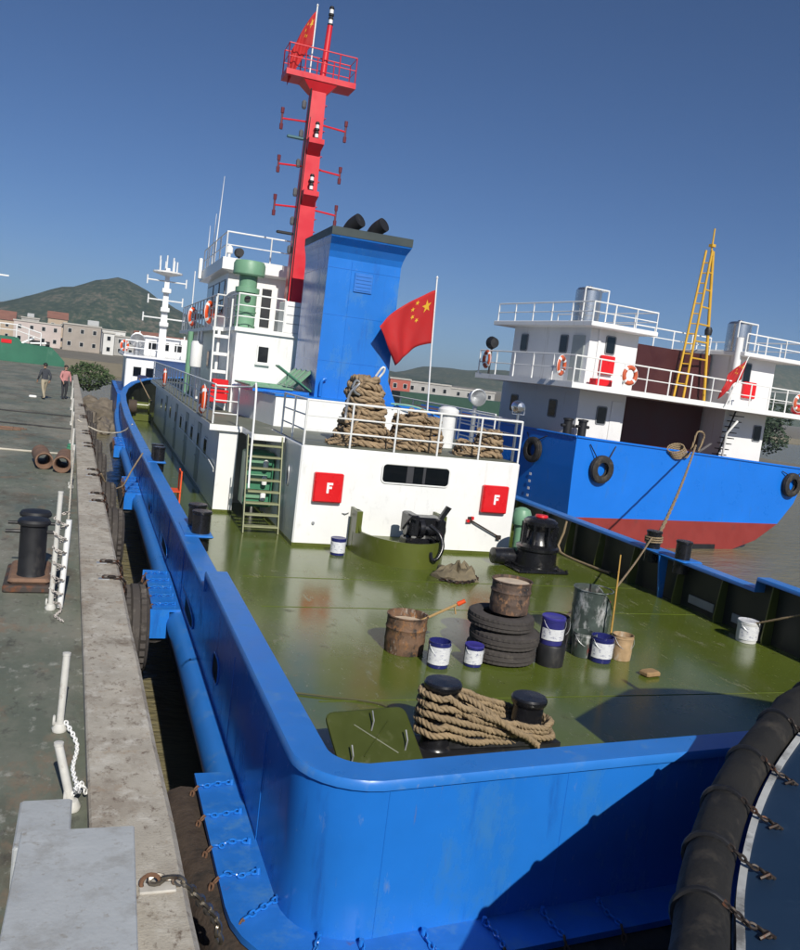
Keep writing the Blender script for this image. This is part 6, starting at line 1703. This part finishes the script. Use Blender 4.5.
b = MB(); b.loft([[(4.05 - w_, 62.5 - w_, z), (4.05 + w_, 62.5 - w_, z), (4.05 + w_, 62.5 + w_, z), (4.05 - w_, 62.5 + w_, z)] for z, w_ in ((3.05, .26), (5.5, .22), (9.2, .13))]); am = b.build('mast', b_white, AH)
b = MB(); b.lathe([(.25, 8.65), (1.0, 8.85), (1.0, 8.95), (.2, 8.96)], (4.05, 62.5, 0), 16, True); b.build('mast_top', b_white, am)
for k in range(7):
    a = 2 * PI * k / 7; b = MB(); b.cyl((4.05 + .6 * math.cos(a), 62.5 + .6 * math.sin(a), 8.96), (4.05 + .6 * math.cos(a), 62.5 + .6 * math.sin(a), 9.7 + .3 * (k % 2)), .05, None, 6); b.build('aerial', white_rail, am)
for z, L_ in ((8.3, 1.3), (7.0, 1.15), (5.75, 1.4), (4.4, 1.5)):
    b = MB(); b.cyl((4.05 - L_, 62.5, z), (4.05 + L_, 62.5, z), .05, None, 6)
    for s_ in (-1, 1): b.cyl((4.05 + s_ * L_, 62.5, z - .3), (4.05 + s_ * L_, 62.5, z + .3), .05, None, 6)
    b.build('yardarm', white_rail, am)
for z in (5.2, 6.2, 7.5):
    b = MB(); b.bbox(3.75, 4.35, 62.0, 62.4, z, z + .3, .03); b.build('light_box', white_rail, am)
b = MB(); b.cyl((6.2, 66, 5), (6.2, 66, 9.6), .04, None, 6); b.build('aerial', white_rail, AH)
b = MB(); b.lathe([(.5, -.05), (.7, 0), (.5, .3), (.1, .35)], (6.4, 65, 6.2), 12); b.cyl((6.4, 65, 5), (6.4, 65, 6.2), .1, None, 8); b.build('radar_dome', black_flat, AH)
b = MB(); b.bbox(2.5, 3.1, 59.30, 59.45, 1.2, 1.8, .05); b.build('dark_board', mat('navy board', (.02, .025, .08), .5), AH)
lifebuoy((1.55, 60.2, 3.6), (0, 0, R(40)), 'orange lifebuoy on the rail of the white boat moored ahead', orange, 'lifebuoys on the moored boat', 1.0)
# green ship at the end of the quay
GS = empty('green_ship', (-13.4, 100, 0), R(7), 'green hulled ship with white rails behind the quay at far left', 'boat')
b = MB(); b.prism_y([(-26, 2.3), (6.4, 2.3), (9.3, .9), (10.0, -.2), (9.2, -2.3), (-26, -2.3)], -1, 5); gm = mat('ship green paint', (.022, .14, .08), .5, var=.2, vscale=.5, dirt=[((.10, .22, .15), .2, .6, (1, 1, .4), .6)])
b = MB(); P_ = [(-26, 0, 1.25), (5.2, 0, 1.3), (5.6, 0, .75), (8.5, 0, .65), (9.1, 0, .1), (9.9, 0, -.75), (9.9, 0, -3.5), (-26, 0, -3.5)]
b.loft([[(x, y, z + 1.75) for x, _, z in P_] for y in (-1.5, 6)]); b.build('hull', gm, GS, local=True)
b = MB(); b.box(-26, 1.6, 1.0, 5, 3.05, 3.9); gh = b.build('deck_block', gm, GS, local=True)
b = MB(); railing(b, [(-26, -1.45, 3.05), (5.0, -1.45, 3.05), (7.4, -1.45, 2.45)], 1.3, rows=(1, .55), post=1.6, rp=.07, rr=.05); b.build('railing', white_rail, GS, local=True)
b = MB(); b.bbox(-26, -2.4, 1.2, 4, 3.9, 5.2, .1); b.build('white_cabin', b_white, GS, local=True)
b = MB(); b.cyl((5.6, -1, 2.5), (6.8, -1, 3.2), .12, None, 8); b.cyl((6.4, -1, 2.6), (8.0, -1, 2.75), .1, None, 8); b.build('deck_pipes', white_rail, GS, local=True)
b = MB(); b.bbox(6.4, 7.6, -.6, .6, 2.4, 2.95, .1); b.lathe([(.001, 8.0), (.3, 8.0), (.3, 8.4), (.001, 8.4)], (0, 0, 2.65), 12, axis='x'); b.build('winch_housing', black_flat, GS, local=True)
b = MB(); b.bbox(3.6, 4.6, -1.54, -1.51, 2.35, 2.75, .02); b.build('red_board', red_sign, GS, local=True)
b = MB(); b.cyl((2.2, 1, 3), (2.2, 1, 10.4), .08, None, 8); b.box(1.5, 4.0, .9, 1.1, 9.3, 9.45); b.build('mast', white_rail, GS, local=True)
# town buildings
def building(loc, rz, w_, d, h_, wallm, label, storeys=2, roof='flat', wins=4, extra=None):
    o = empty('building', loc, rz, label, 'building', 'houses of the waterfront town')
    b = MB(); b.box(-w_ / 2, w_ / 2, 0, d, -1, h_); wl = b.build('wall', wallm, o, local=True)
    if roof == 'flat':
        b = MB(); b.box(-w_ / 2 - .2, w_ / 2 + .2, -.2, d + .2, h_ + .002, h_ + .35); b.build('roof', mat('pale parapet', (.42, .40, .36), .85, var=.15), o, local=True)
    else:
        b = MB(); b.loft([[(-w_ / 2 - .3, -.3, h_ + .002), (w_ / 2 + .3, -.3, h_ + .002), (w_ / 2 + .3, d + .3, h_ + .002), (-w_ / 2 - .3, d + .3, h_ + .002)], [(-w_ / 2 - .3, d * .5 - .05, h_ + d * .28), (w_ / 2 + .3, d * .5 - .05, h_ + d * .28), (w_ / 2 + .3, d * .5 + .05, h_ + d * .28), (-w_ / 2 - .3, d * .5 + .05, h_ + d * .28)]])
        b.build('roof', mat('terracotta roof', (.22, .10, .07), .85, var=.2, vscale=.6), o, local=True)  # terracotta muted in its colour, standing in for thicker haze
    for s_ in range(storeys):
        for k in range(wins):
            x = lerp(-w_ / 2, w_ / 2, (k + .5) / wins); z = h_ * (s_ + .55) / storeys
            b = MB(); b.box(x - .5, x + .5, -.06, -.003, z - .6, z + .6); f = b.build('window', mat('pale window frame', (.5, .5, .48), .6), o, local=True)
            b = MB(); b.box(x - .4, x + .4, -.09, -.062, z - .5, z + .5); b.build('pane', glass, f, local=True)
    if extra:
        b = MB(); b.bbox(*extra, .1); b.build('roof_hut', mat('grey hut', (.40, .41, .41), .7), o, local=True)
    return o
wm1 = mat('pale pink render', (.50, .43, .40), .9, var=.15, vscale=.4)
wm2 = mat('grey brown render', (.32, .28, .24), .9, var=.2, vscale=.4)
wm3 = mat('off white render', (.62, .61, .58), .9, var=.12, vscale=.4)
wm4 = mat('sandy render', (.42, .33, .24), .9, var=.2, vscale=.4)
wm5 = mat('weathered concrete wall', (.36, .35, .33), .9, var=.25, vscale=.5)
for (x, y, w_, d, h_, m_, st, rf, wn, ex, lb) in (
    (-15.5, 246, 11.5, 9, 6.0, wm1, 2, 'flat', 4, None, 'pale pinkish two storey building behind the green ship bow'),
    (-4.4, 238, 9.0, 9, 6.6, wm2, 2, 'flat', 3, (1.2, 4.0, 2, 4.5, 6.95, 8.3), 'grey brown two storey building with a hut on its roof'),
    (2.1, 232, 2.6, 6, 5.4, wm3, 2, 'flat', 1, None, 'narrow white building right of the grey brown one'),
    (6.4, 242, 5.5, 9, 5.0, wm5, 2, 'flat', 2, None, 'weathered grey building right of the narrow white one'),
    (12.5, 250, 6.5, 10, 4.6, wm4, 1, 'gable', 2, None, 'sandy building with terracotta roof behind the moored boat'),
    (-28, 280, 8, 10, 6.2, wm4, 2, 'gable', 2, None, 'sandy building with terracotta roof at the far left'),
    (-12.5, 285, 5.5, 8, 8.4, wm4, 2, 'gable', 2, None, 'terracotta roofed house rising behind the pinkish building'),
    (-20.5, 290, 5.0, 8, 7.6, wm5, 2, 'flat', 2, (-1, 1, 2, 4, 8.0, 9.2), 'grey block with a roof hut left of the terracotta house'),
    (20, 255, 7, 9, 4.4, wm3, 1, 'gable', 2, None, 'off white house beyond the tug wheelhouse'),
    (4.0, 290, 7, 8, 6.9, wm3, 2, 'flat', 3, None, 'pale block rising behind the weathered grey building')):
    building((x, y, .4), R(3), w_, d, h_, m_, lb, st, rf, wn, ex)
# ships and buildings far right between funnel and barge
building((78, 205, -.3), R(-15), 14, 9, 3.1, wm5, 'off white low building seen between flag staff and barge', 1, 'flat', 5)
building((93, 210, -.3), R(-15), 14, 9, 2.6, wm5, 'pale long shed left of the barge house', 1, 'flat', 5)
building((70, 200, -.3), R(-15), 5, 6, 3.4, mat('brick red render', (.40, .10, .07), .85), 'small brick red building seen right of the flag', 1, 'flat', 2)
mb = MB(); mb.prism([(52, 148), (84, 160), (84, 165), (52, 153)], WZ - .3, 1.1); mb.build('green_barge', mat('dull green hull', (.03, .075, .05), .6, var=.2), None, 'long low green hull seen beyond the tug boat deck', 'boat')
# trees at the right edge beyond the barge
for k, (x, y, s_, lb) in enumerate(((52, 62, 1.0, 'dark leafy tree under the barge deck at the right edge'), (57, 64, 1.15, 'dark leafy tree at the far right picture edge'), (47, 66, .8, 'low dark tree left of the others beyond the barge'))):
    o = empty('leafy_tree', (x, y, -1.0), 0, lb, 'tree', 'trees beyond the barge')
    b = MB()
    for q in range(7): leaf_cloud(b, (random.uniform(-2.2, 2.2) * s_, random.uniform(-2, 2) * s_, (2.2 + random.uniform(-.6, 2.6)) * s_), (1.7 * s_, 1.6 * s_, 1.2 * s_), 700, .2)
    b.build('crown', leafd, o, local=True, rec=False)
    b = MB(); b.tube([(0, 0, 0), (.1, 0, 1.2 * s_), (.3, .1, 3.2 * s_)], [.28, .2, .08], 8); b.tube([(.1, 0, 1.2 * s_), (-.9, .2, 2.8 * s_)], [.14, .05], 6); b.tube([(.1, 0, 1.3 * s_), (1.1, -.2, 2.9 * s_)], [.14, .05], 6); b.build('trunk', MATS['bark'], o, smooth=60, local=True)
mb = MB(); mb.add([(40, 55, -1.2), (80, 55, -1.2), (80, 90, -1.0), (40, 90, -1.0), (40, 55, -3), (80, 55, -3)], [(0, 1, 2, 3), (4, 5, 1, 0)]); mb.build('river_bank', MATS['shore earth'], kind='structure')
# ------------------------------------------------ haze
mb = MB(); mb.box(-1520, 1720, -80, 1420, -5.0, 112)
HAZE = True
if HAZE:
    m = bpy.data.materials.new('haze air'); m.use_nodes = True
    n, l = m.node_tree.nodes, m.node_tree.links
    for q in list(n):
        if q.type == 'BSDF_PRINCIPLED': n.remove(q)
    pv = n.new('ShaderNodeVolumePrincipled'); pv.inputs['Color'].default_value = (.72, .84, 1, 1); pv.inputs['Density'].default_value = 0.00024
    pv.inputs['Anisotropy'].default_value = 0.0
    l.new(pv.outputs[0], n['Material Output'].inputs['Volume'])
    mb.build('haze', m, None, kind='stuff')
